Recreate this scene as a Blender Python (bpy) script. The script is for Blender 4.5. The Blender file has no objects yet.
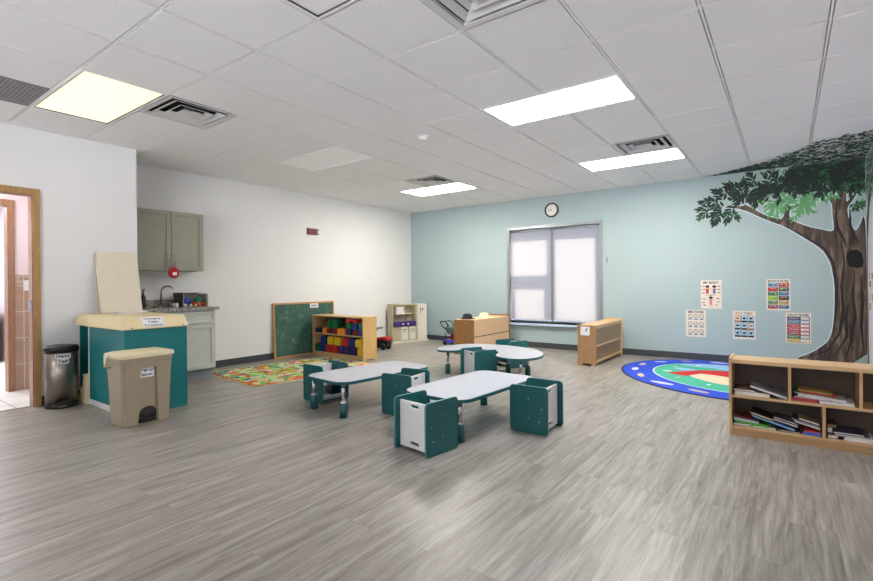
import bpy, bmesh, math, random
from mathutils import Vector, Matrix
from mathutils.geometry import tessellate_polygon
PI=math.pi; R=math.radians
random.seed(7)
C=bpy.context.scene.collection
sc=bpy.context.scene
sc.view_settings.view_transform='Standard'; sc.view_settings.look='None'; sc.view_settings.gamma=1
sc.view_settings.use_curve_mapping=False
EXPOSURE=2.42
sc.view_settings.exposure=EXPOSURE

# ------------------------------------------------------------------ materials
def s2l(c):
    return tuple(((v/255)/12.92 if v/255<=.04045 else ((v/255+.055)/1.055)**2.4) for v in c)
MATS={}
def newmat(name):
    m=bpy.data.materials.new(name); m.use_nodes=True
    nt=m.node_tree; b=nt.nodes['Principled BSDF']
    return m,nt,b
def N(nt,t,**kw):
    n=nt.nodes.new(t)
    for k,v in kw.items():
        if k.startswith('i_'):
            n.inputs[k[2:].replace('_',' ')].default_value=v
        else: setattr(n,k,v)
    return n
def mat(name,rgb,rough=.5,metal=0,var=.06,scale=12,bump=0,bscale=200,stretch=None,spec=None):
    """plain surface whose colour wanders slightly with a noise"""
    if name in MATS: return MATS[name]
    m,nt,b=newmat(name); c=s2l(rgb)
    tc=N(nt,'ShaderNodeTexCoord'); src=tc.outputs['Object']
    if stretch:
        mp=N(nt,'ShaderNodeMapping'); mp.inputs['Scale'].default_value=stretch
        nt.links.new(src,mp.inputs['Vector']); src=mp.outputs[0]
    no=N(nt,'ShaderNodeTexNoise'); no.inputs['Scale'].default_value=scale; no.inputs['Detail'].default_value=3
    nt.links.new(src,no.inputs['Vector'])
    r=N(nt,'ShaderNodeValToRGB')
    r.color_ramp.elements[0].position=.3; r.color_ramp.elements[1].position=.7
    r.color_ramp.elements[0].color=tuple(max(0,v*(1-var)) for v in c)+(1,)
    r.color_ramp.elements[1].color=tuple(min(1,v*(1+var)) for v in c)+(1,)
    nt.links.new(no.outputs['Fac'],r.inputs[0]); nt.links.new(r.outputs[0],b.inputs['Base Color'])
    b.inputs['Roughness'].default_value=rough; b.inputs['Metallic'].default_value=metal
    if spec is not None: b.inputs['Specular IOR Level'].default_value=spec
    if bump:
        n2=N(nt,'ShaderNodeTexNoise'); n2.inputs['Scale'].default_value=bscale; n2.inputs['Detail'].default_value=2
        nt.links.new(tc.outputs['Object'],n2.inputs['Vector'])
        bp=N(nt,'ShaderNodeBump'); bp.inputs['Strength'].default_value=bump; bp.inputs['Distance'].default_value=.002
        nt.links.new(n2.outputs['Fac'],bp.inputs['Height']); nt.links.new(bp.outputs[0],b.inputs['Normal'])
    MATS[name]=m; return m
def emit(name,rgb,strength):
    m,nt,b=newmat(name); c=s2l(rgb)+(1,)
    b.inputs['Base Color'].default_value=(.8,.8,.8,1); b.inputs['Roughness'].default_value=.5
    b.inputs['Emission Color'].default_value=c; b.inputs['Emission Strength'].default_value=strength
    MATS[name]=m; return m

def floor_material():
    m,nt,b=newmat('grey_oak_vinyl_planks'); L=nt.links.new
    tc=N(nt,'ShaderNodeTexCoord'); mp=N(nt,'ShaderNodeMapping'); mp.inputs['Rotation'].default_value=(0,0,R(90))
    L(tc.outputs['Object'],mp.inputs['Vector'])
    def brick(c1,c2,mo):
        k=N(nt,'ShaderNodeTexBrick',offset=.37,offset_frequency=2)
        k.inputs['Color1'].default_value=c1; k.inputs['Color2'].default_value=c2; k.inputs['Mortar'].default_value=mo
        k.inputs['Scale'].default_value=1; k.inputs['Mortar Size'].default_value=.0012; k.inputs['Mortar Smooth'].default_value=.1
        k.inputs['Brick Width'].default_value=1.22; k.inputs['Row Height'].default_value=.18
        L(mp.outputs[0],k.inputs['Vector']); return k
    tint=brick((.93,.93,.93,1),(1.04,1.04,1.04,1),(.74,.74,.74,1))
    rnd=brick((0,0,0,1),(1,1,1,1),(.5,.5,.5,1))
    # each plank shifts the grain
    vm=N(nt,'ShaderNodeVectorMath',operation='MULTIPLY'); vm.inputs[1].default_value=(7.3,5.1,9.7); L(rnd.outputs['Color'],vm.inputs[0])
    va=N(nt,'ShaderNodeVectorMath',operation='ADD'); L(tc.outputs['Object'],va.inputs[0]); L(vm.outputs[0],va.inputs[1])
    def noise(scl,sc_,det,dist=0,rough=.6):
        q=N(nt,'ShaderNodeMapping'); q.inputs['Scale'].default_value=scl; L(va.outputs[0],q.inputs['Vector'])
        n=N(nt,'ShaderNodeTexNoise'); n.inputs['Scale'].default_value=sc_; n.inputs['Detail'].default_value=det
        n.inputs['Distortion'].default_value=dist; n.inputs['Roughness'].default_value=rough; L(q.outputs[0],n.inputs['Vector']); return n
    g1=noise((13,1.0,1),1.5,6,.9,.65); g2=noise((26,1.1,1),2.0,6,.5,.72); g3=noise((8,2.0,1),2.6,4,2.2)
    r1=N(nt,'ShaderNodeValToRGB'); e=r1.color_ramp.elements
    e[0].position=.30; e[0].color=s2l((120,114,106))+(1,); e[1].position=.72; e[1].color=s2l((177,172,164))+(1,)
    x=r1.color_ramp.elements.new(.5); x.color=s2l((153,147,139))+(1,)
    L(g1.outputs['Fac'],r1.inputs[0])
    r2=N(nt,'ShaderNodeValToRGB'); e=r2.color_ramp.elements; e[0].position=.36; e[0].color=(.72,.71,.69,1); e[1].position=.60; e[1].color=(1.06,1.06,1.06,1)
    L(g2.outputs['Fac'],r2.inputs[0])
    r3=N(nt,'ShaderNodeValToRGB'); e=r3.color_ramp.elements; e[0].position=.62; e[0].color=(1,1,1,1); e[1].position=.78; e[1].color=(.52,.50,.48,1)
    L(g3.outputs['Fac'],r3.inputs[0])
    def mul(a,bb):
        k=N(nt,'ShaderNodeMix',data_type='RGBA',blend_type='MULTIPLY'); k.inputs[0].default_value=1
        L(a,k.inputs[6]); L(bb,k.inputs[7]); return k.outputs[2]
    col=mul(mul(mul(r1.outputs[0],r2.outputs[0]),r3.outputs[0]),tint.outputs['Color'])
    L(col,b.inputs['Base Color'])
    rr=N(nt,'ShaderNodeMapRange'); rr.inputs[3].default_value=.26; rr.inputs[4].default_value=.42; L(g2.outputs['Fac'],rr.inputs[0]); L(rr.outputs[0],b.inputs['Roughness'])
    bp=N(nt,'ShaderNodeBump'); bp.inputs['Strength'].default_value=.12; bp.inputs['Distance'].default_value=.001
    L(g2.outputs['Fac'],bp.inputs['Height']); L(bp.outputs[0],b.inputs['Normal'])
    return m
def wood(name,light,dark,axis=2,scale=5,rough=.4):
    if name in MATS: return MATS[name]
    m,nt,b=newmat(name); L=nt.links.new
    tc=N(nt,'ShaderNodeTexCoord'); mp=N(nt,'ShaderNodeMapping')
    s=[14,14,14]; s[axis]=1.2; mp.inputs['Scale'].default_value=s; L(tc.outputs['Object'],mp.inputs['Vector'])
    n=N(nt,'ShaderNodeTexNoise'); n.inputs['Scale'].default_value=scale; n.inputs['Detail'].default_value=4; n.inputs['Distortion'].default_value=.5
    L(mp.outputs[0],n.inputs['Vector'])
    r=N(nt,'ShaderNodeValToRGB'); r.color_ramp.elements[0].position=.3; r.color_ramp.elements[1].position=.7
    r.color_ramp.elements[0].color=s2l(dark)+(1,); r.color_ramp.elements[1].color=s2l(light)+(1,)
    L(n.outputs['Fac'],r.inputs[0]); L(r.outputs[0],b.inputs['Base Color']); b.inputs['Roughness'].default_value=rough
    MATS[name]=m; return m
def voronoi_mat(name,cols,scale,rough=.9,stretch=(1,1,1),feature='F1',roads=None):
    m,nt,b=newmat(name); L=nt.links.new
    tc=N(nt,'ShaderNodeTexCoord'); mp=N(nt,'ShaderNodeMapping'); mp.inputs['Scale'].default_value=stretch
    L(tc.outputs['Object'],mp.inputs['Vector'])
    v=N(nt,'ShaderNodeTexVoronoi'); v.inputs['Scale'].default_value=scale; v.inputs['Randomness'].default_value=.9
    L(mp.outputs[0],v.inputs['Vector'])
    sp=N(nt,'ShaderNodeSeparateColor'); L(v.outputs['Color'],sp.inputs[0])
    r=N(nt,'ShaderNodeValToRGB'); r.color_ramp.interpolation='CONSTANT'; e=r.color_ramp.elements
    e[0].position=0; e[0].color=s2l(cols[0])+(1,); e[1].position=1/len(cols); e[1].color=s2l(cols[1])+(1,)
    for i,c in enumerate(cols[2:]):
        x=e.new((i+2)/len(cols)); x.color=s2l(c)+(1,)
    L(sp.outputs[0],r.inputs[0]); L(r.outputs[0],b.inputs['Base Color']); b.inputs['Roughness'].default_value=rough
    MATS[name]=m; return m
def granite():
    return voronoi_mat('speckled_granite',[(176,170,162),(125,118,112),(200,194,186),(150,142,132),(92,86,84),(184,180,172)],90,.25)
def tilewall(name,c1,c2,mo,w,h,vertical=True,rough=.35):
    m,nt,b=newmat(name); L=nt.links.new
    tc=N(nt,'ShaderNodeTexCoord'); mp=N(nt,'ShaderNodeMapping')
    if vertical: # map (y,z) -> (x,y)
        sx=N(nt,'ShaderNodeSeparateXYZ'); cb=N(nt,'ShaderNodeCombineXYZ'); L(tc.outputs['Object'],sx.inputs[0])
        L(sx.outputs['Y'],cb.inputs['X']); L(sx.outputs['Z'],cb.inputs['Y']); src=cb.outputs[0]
    else: src=tc.outputs['Object']
    k=N(nt,'ShaderNodeTexBrick',offset=0); k.inputs['Color1'].default_value=s2l(c1)+(1,); k.inputs['Color2'].default_value=s2l(c2)+(1,)
    k.inputs['Mortar'].default_value=s2l(mo)+(1,); k.inputs['Scale'].default_value=1; k.inputs['Mortar Size'].default_value=.004
    k.inputs['Brick Width'].default_value=w; k.inputs['Row Height'].default_value=h; L(src,k.inputs['Vector'])
    n=N(nt,'ShaderNodeTexNoise'); n.inputs['Scale'].default_value=6; n.inputs['Detail'].default_value=4; L(tc.outputs['Object'],n.inputs['Vector'])
    mr=N(nt,'ShaderNodeMapRange'); mr.inputs[3].default_value=.8; mr.inputs[4].default_value=1.2; L(n.outputs['Fac'],mr.inputs[0])
    x=N(nt,'ShaderNodeMix',data_type='RGBA',blend_type='MULTIPLY'); x.inputs[0].default_value=1; L(k.outputs['Color'],x.inputs[6]); L(mr.outputs[0],x.inputs[7])
    L(x.outputs[2],b.inputs['Base Color']); b.inputs['Roughness'].default_value=rough
    return m

WHITE=mat('white_wall_paint',(230,230,229),.75,var=.012,scale=2,bump=.15,bscale=350)
TEAL=mat('pale_teal_wall_paint',(167,185,187),.75,var=.012,scale=2,bump=.15,bscale=350)
PINK=mat('rosy_white_wall_paint',(222,208,212),.75,var=.01)
TILE=mat('acoustic_ceiling_tile',(236,236,237),.9,var=.03,scale=60,bump=.6,bscale=260)
GRIDM=mat('ceiling_grid_enamel',(238,238,239),.45,var=.01)
DARK=mat('black_void',(12,12,13),.9,var=.1)
BASEB=mat('charcoal_vinyl_baseboard',(62,66,72),.5,var=.05)
FLOOR=floor_material()
OAK=wood('golden_oak_trim',(186,150,98),(160,122,76),2)
BROWNW=wood('reddish_brown_trim',(164,122,92),(138,98,72),2)
MAPLE=wood('pale_maple_board',(216,184,138),(198,162,114),0)
MAPLEV=wood('pale_maple_board_upright',(212,178,130),(196,160,110),2)
PEACH=wood('peach_maple_panel',(236,200,162),(224,186,146),0)
BRNEND=wood('brown_plywood_end',(168,124,78),(146,102,60),2)
TANP=wood('tan_brown_panel',(158,130,96),(140,112,80),0)  # tan-brown grain of the recessed back panels
BACKB=mat('brown_hardboard_back',(92,80,70),.7,var=.08,scale=8)
SHTEAL=mat('teal_laminate',(20,88,90),.38,var=.05,scale=6)
SHEDGE=mat('teal_edge_band',(62,144,148),.4,var=.03)
SHWHITE=mat('white_laminate',(226,226,226),.35,var=.015)
TOPGREY=mat('light_grey_tabletop_laminate',(182,183,192),.28,var=.02,scale=150)
CHROME=mat('brushed_chrome',(196,196,200),.22,1,var=.05,scale=40)
STEEL=mat('brushed_stainless_steel',(150,142,134),.3,1,var=.12,scale=6,stretch=(1,1,.15))
ALU=mat('aluminium_window_frame',(168,172,178),.35,.7,var=.04)
BLACKP=mat('black_plastic',(22,22,24),.4,var=.1)
GREYP=mat('grey_plastic',(130,132,134),.45,var=.05)
CREAM=mat('cream_plastic',(232,216,172),.45,var=.03)
CREAMV=mat('cream_vinyl_pad',(226,216,196),.5,var=.02)
BEIGE=mat('beige_bin_plastic',(160,147,124),.45,var=.04)
BEIGEL=mat('pale_beige_bin_lid',(228,215,178),.45,var=.03)
SAGE=mat('sage_grey_cabinet_paint',(152,152,136),.5,var=.03)
SAGEL=mat('light_sage_cabinet_paint',(200,203,194),.5,var=.02)
KICK=mat('blue_grey_toe_kick',(128,136,146),.6,var=.04)
CHTEAL=mat('changing_table_teal_laminate',(16,118,122),.4,var=.04)
PAPER=mat('white_paper',(238,238,240),.7,var=.01)
INK=mat('black_ink',(26,26,30),.7,var=.05)
RED=mat('red_plastic',(190,24,30),.4,var=.06)
GRAN=granite()
def col(name,rgb,rough=.5): return mat(name,rgb,rough,var=.04)

# ------------------------------------------------------------------ mesh builder
class MB:
    def __init__(s): s.v=[]; s.f=[]; s.m=[]; s.smooth=[]
    def add(s,vs,fs,mi=0,sm=False,M=None):
        o=len(s.v)
        for p in vs:
            p=Vector(p)
            s.v.append(M@p if M else p)
        for f in fs: s.f.append([i+o for i in f]); s.m.append(mi); s.smooth.append(sm)
        return s
    def box(s,a,b,mi=0,M=None):
        x0,x1=sorted((a[0],b[0]));y0,y1=sorted((a[1],b[1]));z0,z1=sorted((a[2],b[2]))
        v=[(x0,y0,z0),(x1,y0,z0),(x1,y1,z0),(x0,y1,z0),(x0,y0,z1),(x1,y0,z1),(x1,y1,z1),(x0,y1,z1)]
        return s.add(v,[(0,3,2,1),(4,5,6,7),(0,1,5,4),(1,2,6,5),(2,3,7,6),(3,0,4,7)],mi,False,M)
    def prism(s,pts,z0,z1,mi=0,M=None,sidemi=None,holes=None):
        """pts: outline in xy (any winding), extruded z0..z1; concave is fine; holes: list of outlines"""
        loops=[list(pts)]+[list(h) for h in (holes or [])]
        flat=[p for l in loops for p in l]; n=len(flat)
        tris=tessellate_polygon([[Vector((p[0],p[1],0)) for p in l] for l in loops])
        vs=[(p[0],p[1],z0) for p in flat]+[(p[0],p[1],z1) for p in flat]
        fs=[]
        for t in tris:
            a,b,c=[flat[i] for i in t]
            cr=(b[0]-a[0])*(c[1]-a[1])-(b[1]-a[1])*(c[0]-a[0])
            t=tuple(t) if cr>0 else (t[0],t[2],t[1])
            fs.append(tuple(i+n for i in t)); fs.append((t[0],t[2],t[1]))
        s.add(vs,fs,mi,False,M)
        o=0; sf=[]
        for li,l in enumerate(loops):
            k=len(l); ar=sum(l[i][0]*l[(i+1)%k][1]-l[(i+1)%k][0]*l[i][1] for i in range(k))
            fl=(ar<0) ^ (li>0)
            for i in range(k):
                a,b=o+i,o+(i+1)%k
                sf.append((b,a,a+n,b+n) if fl else (a,b,b+n,a+n))
            o+=k
        s.add(vs,sf,mi if sidemi is None else sidemi,False,M)
        return s
    def lathe(s,prof,seg=24,mi=0,M=None,sm=True,cap=True):
        vs=[];fs=[]
        for r,z in prof:
            for i in range(seg):
                a=2*PI*i/seg; vs.append((r*math.cos(a),r*math.sin(a),z))
        for j in range(len(prof)-1):
            for i in range(seg):
                k=(i+1)%seg; fs.append((j*seg+i,j*seg+k,(j+1)*seg+k,(j+1)*seg+i))
        s.add(vs,fs,mi,sm,M)
        if cap:
            for j in (0,len(prof)-1):
                if prof[j][0]>1e-5:
                    r,z=prof[j]; s.add([(r*math.cos(2*PI*i/seg),r*math.sin(2*PI*i/seg),z) for i in range(seg)],[tuple(range(seg)) if j else tuple(reversed(range(seg)))],mi,False,M)
        return s
    def tube(s,pts,r,seg=10,mi=0,M=None,closed=False):
        pts=[Vector(p) for p in pts]; n=len(pts); vs=[];fs=[]
        up=Vector((0,0,1)); prev=None
        for i,p in enumerate(pts):
            if closed: d=pts[(i+1)%n]-pts[i-1]
            else: d=pts[min(i+1,n-1)]-pts[max(i-1,0)]
            d.normalize()
            if prev is None:
                a=d.cross(up) if abs(d.dot(up))<.95 else d.cross(Vector((1,0,0)))
            else: a=prev-d*prev.dot(d)
            a.normalize(); prev=a; b=d.cross(a)
            rr=r[i] if isinstance(r,(list,tuple)) else r
            for k in range(seg):
                t=2*PI*k/seg; vs.append(p+a*rr*math.cos(t)+b*rr*math.sin(t))
        m=n if closed else n-1
        for i in range(m):
            for k in range(seg):
                q=(k+1)%seg; j=(i+1)%n
                fs.append((i*seg+k,j*seg+k,j*seg+q,i*seg+q))
        s.add(vs,fs,mi,True,M)
        if not closed:
            s.add(vs[:seg],[tuple(range(seg))],mi,False,M); s.add(vs[-seg:],[tuple(reversed(range(seg)))],mi,False,M)
        return s
    def build(s,name,mats,parent=None,bevel=0,loc=None,kind=None,label=None):
        me=bpy.data.meshes.new(name); me.from_pydata([tuple(v) for v in s.v],[],s.f)
        ms=mats if isinstance(mats,(list,tuple)) else [mats]
        for m in ms: me.materials.append(m)
        for p,mi,sm in zip(me.polygons,s.m,s.smooth): p.material_index=mi; p.use_smooth=sm
        bm=bmesh.new(); bm.from_mesh(me); bmesh.ops.remove_doubles(bm,verts=bm.verts,dist=1e-6); bmesh.ops.recalc_face_normals(bm,faces=bm.faces)
        if bevel:
            ed=[e for e in bm.edges if len(e.link_faces)==2 and e.calc_face_angle(0)>.6]
            bmesh.ops.bevel(bm,geom=ed,offset=bevel,segments=2,affect='EDGES',clamp_overlap=True)
        bm.to_mesh(me); bm.free()
        o=bpy.data.objects.new(name,me); C.objects.link(o)
        if parent: o.parent=parent
        if loc: o.location=loc
        if kind: o['kind']=kind
        if label: o['label']=label
        return o
def TM(x,y,z,rx=0,ry=0,rz=0): return Matrix.Translation((x,y,z))@Matrix.Rotation(rz,4,'Z')@Matrix.Rotation(ry,4,'Y')@Matrix.Rotation(rx,4,'X')
def thing(name,label,cat,loc=(0,0,0),rz=0,group=None):
    o=bpy.data.objects.new(name,None); C.objects.link(o); o.empty_display_size=.1
    o.location=loc; o.rotation_euler=(0,0,rz); o['label']=label; o['category']=cat
    if group: o['group']=group
    return o
def tag(o,label,cat,group=None,kind=None):
    o['label']=label; o['category']=cat
    if group: o['group']=group
    if kind: o['kind']=kind
    return o
def dup(root,loc,rz,label,group=None):
    r=root.copy(); C.objects.link(r); r.location=loc; r.rotation_euler=(0,0,rz); r['label']=label
    if group: r['group']=group
    for ch in list(root.children):
        c=ch.copy(); C.objects.link(c); c.parent=r
        for g in ch.children:
            d=g.copy(); C.objects.link(d); d.parent=c
    return r
def rrect(x0,y0,x1,y1,r,n=5):
    out=[]
    for cx,cy,a in ((x1-r,y0+r,-90),(x1-r,y1-r,0),(x0+r,y1-r,90),(x0+r,y0+r,180)):
        for i in range(n+1):
            t=R(a+90*i/n); out.append((cx+r*math.cos(t),cy+r*math.sin(t)))
    return out
def ell(cx,cy,a,b,rot=0,n=48):
    return [(cx+a*math.cos(t)*math.cos(rot)-b*math.sin(t)*math.sin(rot), cy+a*math.cos(t)*math.sin(rot)+b*math.sin(t)*math.cos(rot)) for t in [2*PI*i/n for i in range(n)]]
def text_into(mb,txt,width,height,M,mi=0,ext=.0004,maxw=True,bold=.0):
    """adds lettering centred on the origin of M, in its xy plane, facing +z"""
    cu=bpy.data.curves.new('t','FONT'); cu.body=txt; cu.align_x='CENTER'; cu.size=1; cu.extrude=0; cu.offset=bold; cu.resolution_u=2
    ob=bpy.data.objects.new('t',cu); C.objects.link(ob); bpy.context.view_layer.update()
    dg=bpy.context.evaluated_depsgraph_get(); me=bpy.data.meshes.new_from_object(ob.evaluated_get(dg))
    xs=[v.co.x for v in me.vertices]; ys=[v.co.y for v in me.vertices]
    w=max(xs)-min(xs); h=max(ys)-min(ys); cx=(max(xs)+min(xs))/2; cy=(max(ys)+min(ys))/2
    sx=width/w; sy=height/h
    mb.add([((v.co.x-cx)*sx,(v.co.y-cy)*sy,0) for v in me.vertices],[tuple(p.vertices) for p in me.polygons],mi,False,M)
    C.objects.unlink(ob); bpy.data.objects.remove(ob); bpy.data.curves.remove(cu); bpy.data.meshes.remove(me)
def struct(mb,name,m,parent=None,bevel=0,loc=None): 
    o=mb.build(name,m,parent,bevel,loc)
    if not parent: o['kind']='structure'
    return o

# ------------------------------------------------------------------ room
G=.6096; GX=3.6397; GY=6.0819
gx=lambda i:(i-GX)*G
gy=lambda j:(j+GY)*G
H=2.736; XL=-6.634; XN=-5.975; XR=.82; YB=8.142; YN=2.40; YF=-4.0; HT=2.84
struct(MB().box((XL-.2,YN-.06,-.1),(XR+.1,YB+.1,0)).box((XN-.06,YF-.1,-.1),(XR+.1,YN-.06,0)),'floor',FLOOR)
struct(MB().box((XL-.12,YN,0),(XL,YB+.12,HT)),'wall_left',WHITE)
# near-left wall with the door opening
DY0,DY1,DZ=.55,1.462,2.085
mb=MB(); mb.box((XN-.12,YF,0),(XN,DY0,HT)).box((XN-.12,DY1,0),(XN,YN,HT)).box((XN-.12,DY0,DZ),(XN,DY1,HT)).box((XL-.02,YN-.1,0),(XN-.12,YN,HT))
struct(mb,'wall_left_near',WHITE)
# back wall with the window hole
WX0,WX1,WZ0,WZ1=-4.262,-2.52,.475,2.195
mb=MB(); mb.box((XL,YB,0),(WX0,YB+.2,HT)).box((WX1,YB,0),(XR+.1,YB+.2,HT)).box((WX0,YB,0),(WX1,YB+.2,WZ0)).box((WX0,YB,WZ1),(WX1,YB+.2,HT))
struct(mb,'wall_back',TEAL)
struct(MB().box((XR,YF,0),(XR+.1,YB,HT)),'wall_right',mat('cool_white_wall_paint',(214,210,220),.75,var=.01))
# wall behind the camera, with an invented band of windows for fill light
FX0,FX1,FZ0,FZ1=-4.0,.78,.45,2.35
mb=MB(); mb.box((XL,YF-.1,0),(FX0,YF,HT)).box((FX1,YF-.1,0),(XR+.1,YF,HT)).box((FX0,YF-.1,0),(FX1,YF,FZ0)).box((FX0,YF-.1,FZ1),(FX1,YF,HT))
struct(mb,'wall_front',WHITE)
# baseboards
bh=.1
struct(MB().box((XL,3.37,0),(XL+.008,YB,bh)),'baseboard_left',BASEB)
struct(MB().box((XN,1.52,0),(XN+.008,YN,bh)).box((XN,YF,0),(XN+.008,.49,bh)),'baseboard_left_near',BASEB)
struct(MB().box((XL+.008,YB-.008,0),(XR-.008,YB,bh)),'baseboard_back',BASEB)
struct(MB().box((XR-.008,YF,0),(XR,YB-.008,bh)),'baseboard_right',BASEB)

# ceiling: fixtures take cells out of the tile grid
lights_on=[(-5,-4,'warm'),(0,0,'cool'),(0,4,'mild'),(-5,4,'mild'),(0,-8,'rear'),(-5,-8,'rear')]
lights_off=[(-5,0),(0,-4)]
vents=[(1,-3),(-4,-3),(1,3),(-4,3)]
returns=[(-5,-5)]
skip=set()
for i,j,_ in lights_on: skip|={(i,j),(i+1,j)}
for i,j in lights_off: skip|={(i,j),(i+1,j)}
skip|=set(vents); skip|=set(returns)
mb=MB(); gb=MB()
REG=[(XL,XR,YN,YB),(XN,XR,YF,YN)]
for i in range(-8,5):
    for j in range(-17,8):
        if (i,j) in skip: continue
        a,b,c,d=gx(i)+.0125,gx(i+1)-.0125,gy(j)+.0125,gy(j+1)-.0125
        for x0,x1,y0,y1 in REG:
            p,q,r_,s_=max(a,x0),min(b,x1),max(c,y0),min(d,y1)
            if q-p>.004 and s_-r_>.004: mb.box((p,r_,H),(q,s_,H+.012))
for x0,x1,y0,y1 in REG: mb.box((x0,y0,H+.09),(x1,y1,H+.10))
mb.box((XL-.1,YF-.1,H+.11),(XR+.1,YB+.2,H+.16))
ceil=struct(mb,'ceiling',TILE)
LIT={}
for i,j,_ in [(i,j,0) for i,j,_ in lights_on]+[(i,j,0) for i,j in lights_off]: LIT[(i,j)]=(i,j); LIT[(i+1,j)]=(i,j)
for x0,x1,y0,y1 in REG:
    for i in range(-8,6):
        x=gx(i)
        for j in range(-17,8):
            if (i-1,j) in LIT and LIT.get((i-1,j))==LIT.get((i,j)): continue
            a,b=max(gy(j)+.0065,y0),min(gy(j+1)-.0065,y1)
            if x0<x<x1+.02 and b>a: gb.box((x-.0065,a,H+.001),(min(x+.0065,XR),b,H+.03))
    for j in range(-17,8):
        y=gy(j)
        if y0<y<y1: gb.box((x0,y-.0065,H+.0012),(x1,y+.0065,H+.028))
gb.box((XL,YN,H-.001),(XL+.02,YB,H+.01)).box((XL,YB-.02,H-.001),(XR,YB,H+.01)).box((XR-.02,YF,H-.001),(XR,YB,H+.01)).box((XN,YF,H-.001),(XN+.02,YN,H+.01))
gb.build('ceiling_grid',GRIDM,ceil)
EM={'warm':emit('warm_light_diffuser',(255,232,184),.19),'cool':emit('cool_light_diffuser',(248,250,255),5.4),'mild':emit('mild_light_diffuser',(255,250,238),7),'rear':emit('rear_light_diffuser',(255,252,246),1.2)}
OFFM=mat('unlit_light_diffuser',(246,247,248),.35,var=.02,scale=90)
def fixture(i,j,m,label,cat='ceiling light'):
    x0,y0=gx(i),gy(j); t=thing('ceiling_light',label,cat,(x0,y0,H),0,'flat panel ceiling lights')
    w,h=2*G,G; f=MB()
    for a,b in (((.008,.008),(w-.008,.024)),((.008,h-.024),(w-.008,h-.008)),((.008,.024),(.024,h-.024)),((w-.024,.024),(w-.008,h-.024))):
        f.box((a[0],a[1],-.004),(b[0],b[1],.05))
    f.build('frame',GRIDM,t)
    g=MB()
    for a,b in (((.024,.024),(w-.024,.031)),((.024,h-.031),(w-.024,h-.024)),((.024,.031),(.031,h-.031)),((w-.031,.031),(w-.024,h-.031))):
        g.box((a[0],a[1],-.003),(b[0],b[1],.05))
    g.build('gasket',mat('dark_grey_gasket',(70,70,72),.6) if j!=0 or i==0 else GRIDM,t)
    MB().box((.031,.031,.004),(w-.031,h-.031,.010)).build('diffuser',m,t)
    MB().box((.026,.026,.0105),(w-.026,h-.026,.05)).build('housing',GRIDM,t)
    return t
LL={(-5,-4):'yellowish lit ceiling panel beside the square vent above the changing table',
    (0,0):'large bright white lit ceiling panel, the nearest of the cool white ones',
    (0,4):'bright narrow-looking lit ceiling panel just beyond the vent nearest the tree',
    (-5,4):'small-looking lit ceiling panel over the far left corner of the room',
    (0,-8):'lit ceiling panel behind the camera on the window side',(-5,-8):'lit ceiling panel behind the camera on the door side'}
for i,j,k in lights_on: fixture(i,j,EM[k],LL[(i,j)])
fixture(-5,0,OFFM,'unlit ceiling panel in the middle left of the ceiling, left of the smoke detector')
fixture(0,-4,OFFM,'unlit ceiling panel cut by the top edge of the photo, left of the large vent')
VW=mat('white_vent_enamel',(205,205,206),.45,var=.02)
def vent(i,j,label):
    t=thing('ceiling_vent',label,'vent',(gx(i)+G/2,gy(j)+G/2,H),0,'square louvred ceiling vents')
    def ring(mb,a,b,za,zb,th=.004):
        # square sloped ring from half size a (height za) to b (zb)
        v=[]
        for s_,z in ((a,za),(b,zb),(b,zb+th),(a,za+th)):
            v+=[(-s_,-s_,z),(s_,-s_,z),(s_,s_,z),(-s_,s_,z)]
        f=[]
        for r_ in range(4):
            q=(r_+1)%4
            for k in range(4):
                l=(k+1)%4; f.append((r_*4+k,r_*4+l,q*4+l,q*4+k))
        mb.add(v,f)
    fr=MB(); ring(fr,.297,.262,-.006,-.004); ring(fr,.262,.257,-.004,.012); fr.build('frame',VW,t)
    lo=MB(); ring(lo,.228,.182,-.006,.016); lo.build('louvre',VW,t)
    lo=MB(); ring(lo,.150,.112,-.006,.016); lo.build('louvre',VW,t)
    c=MB(); ring(c,.085,.07,-.008,.004); c.box((-.085,-.085,-.010),(.085,.085,-.006)); c.build('centre_plate',VW,t)
    MB().box((-.262,-.262,.07),(.262,.262,.075)).box((-.268,-.262,.0),(-.262,.262,.07)).box((.262,-.262,.0),(.268,.262,.07)).box((-.268,-.268,.0),(.268,-.262,.07)).box((-.268,.262,.0),(.268,.268,.07)).build('duct',DARK,t)
    return t
vent(1,-3,'large square ceiling vent cut by the top edge of the photo')
vent(-4,-3,'square ceiling vent touching the yellowish light panel')
vent(1,3,'square ceiling vent touching the far lit panel nearest the tree mural')
vent(-4,3,'smallest-looking ceiling vent, above the far left corner light')
t=thing('return_air_grille','dark grey return air grille at the left edge of the ceiling','vent',(gx(-5)+G/2,gy(-5)+G/2,H))
mb=MB(); 
for k in range(22): mb.box((-.285,-.28+k*.026,-.002),(.285,-.259+k*.026,.004),0)
mb.build('slats',mat('grey_grille_enamel',(128,128,130),.5),t)
mb=MB()
for a,b in (((-.295,-.295),(.295,-.282)),((-.295,.284),(.295,.295)),((-.295,-.282),(-.285,.284)),((.285,-.282),(.295,.284))): mb.box((a[0],a[1],-.004),(b[0],b[1],.008))
mb.build('frame',mat('grey_grille_frame',(120,120,122),.5),t)
MB().box((-.29,-.29,.02),(.29,.29,.025)).build('backing',DARK,t)
t=thing('smoke_detector','round white smoke detector on the middle of the ceiling','smoke detector',(-3.09,4.02,H))
MB().lathe([(.001,-.045),(.035,-.045),(.05,-.036),(.055,-.02),(.055,-.012)],24,sm=True).build('housing',SHWHITE,t)
MB().lathe([(.07,-.012),(.072,-.004),(.072,0)],24).build('base_plate',SHWHITE,t)

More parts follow.
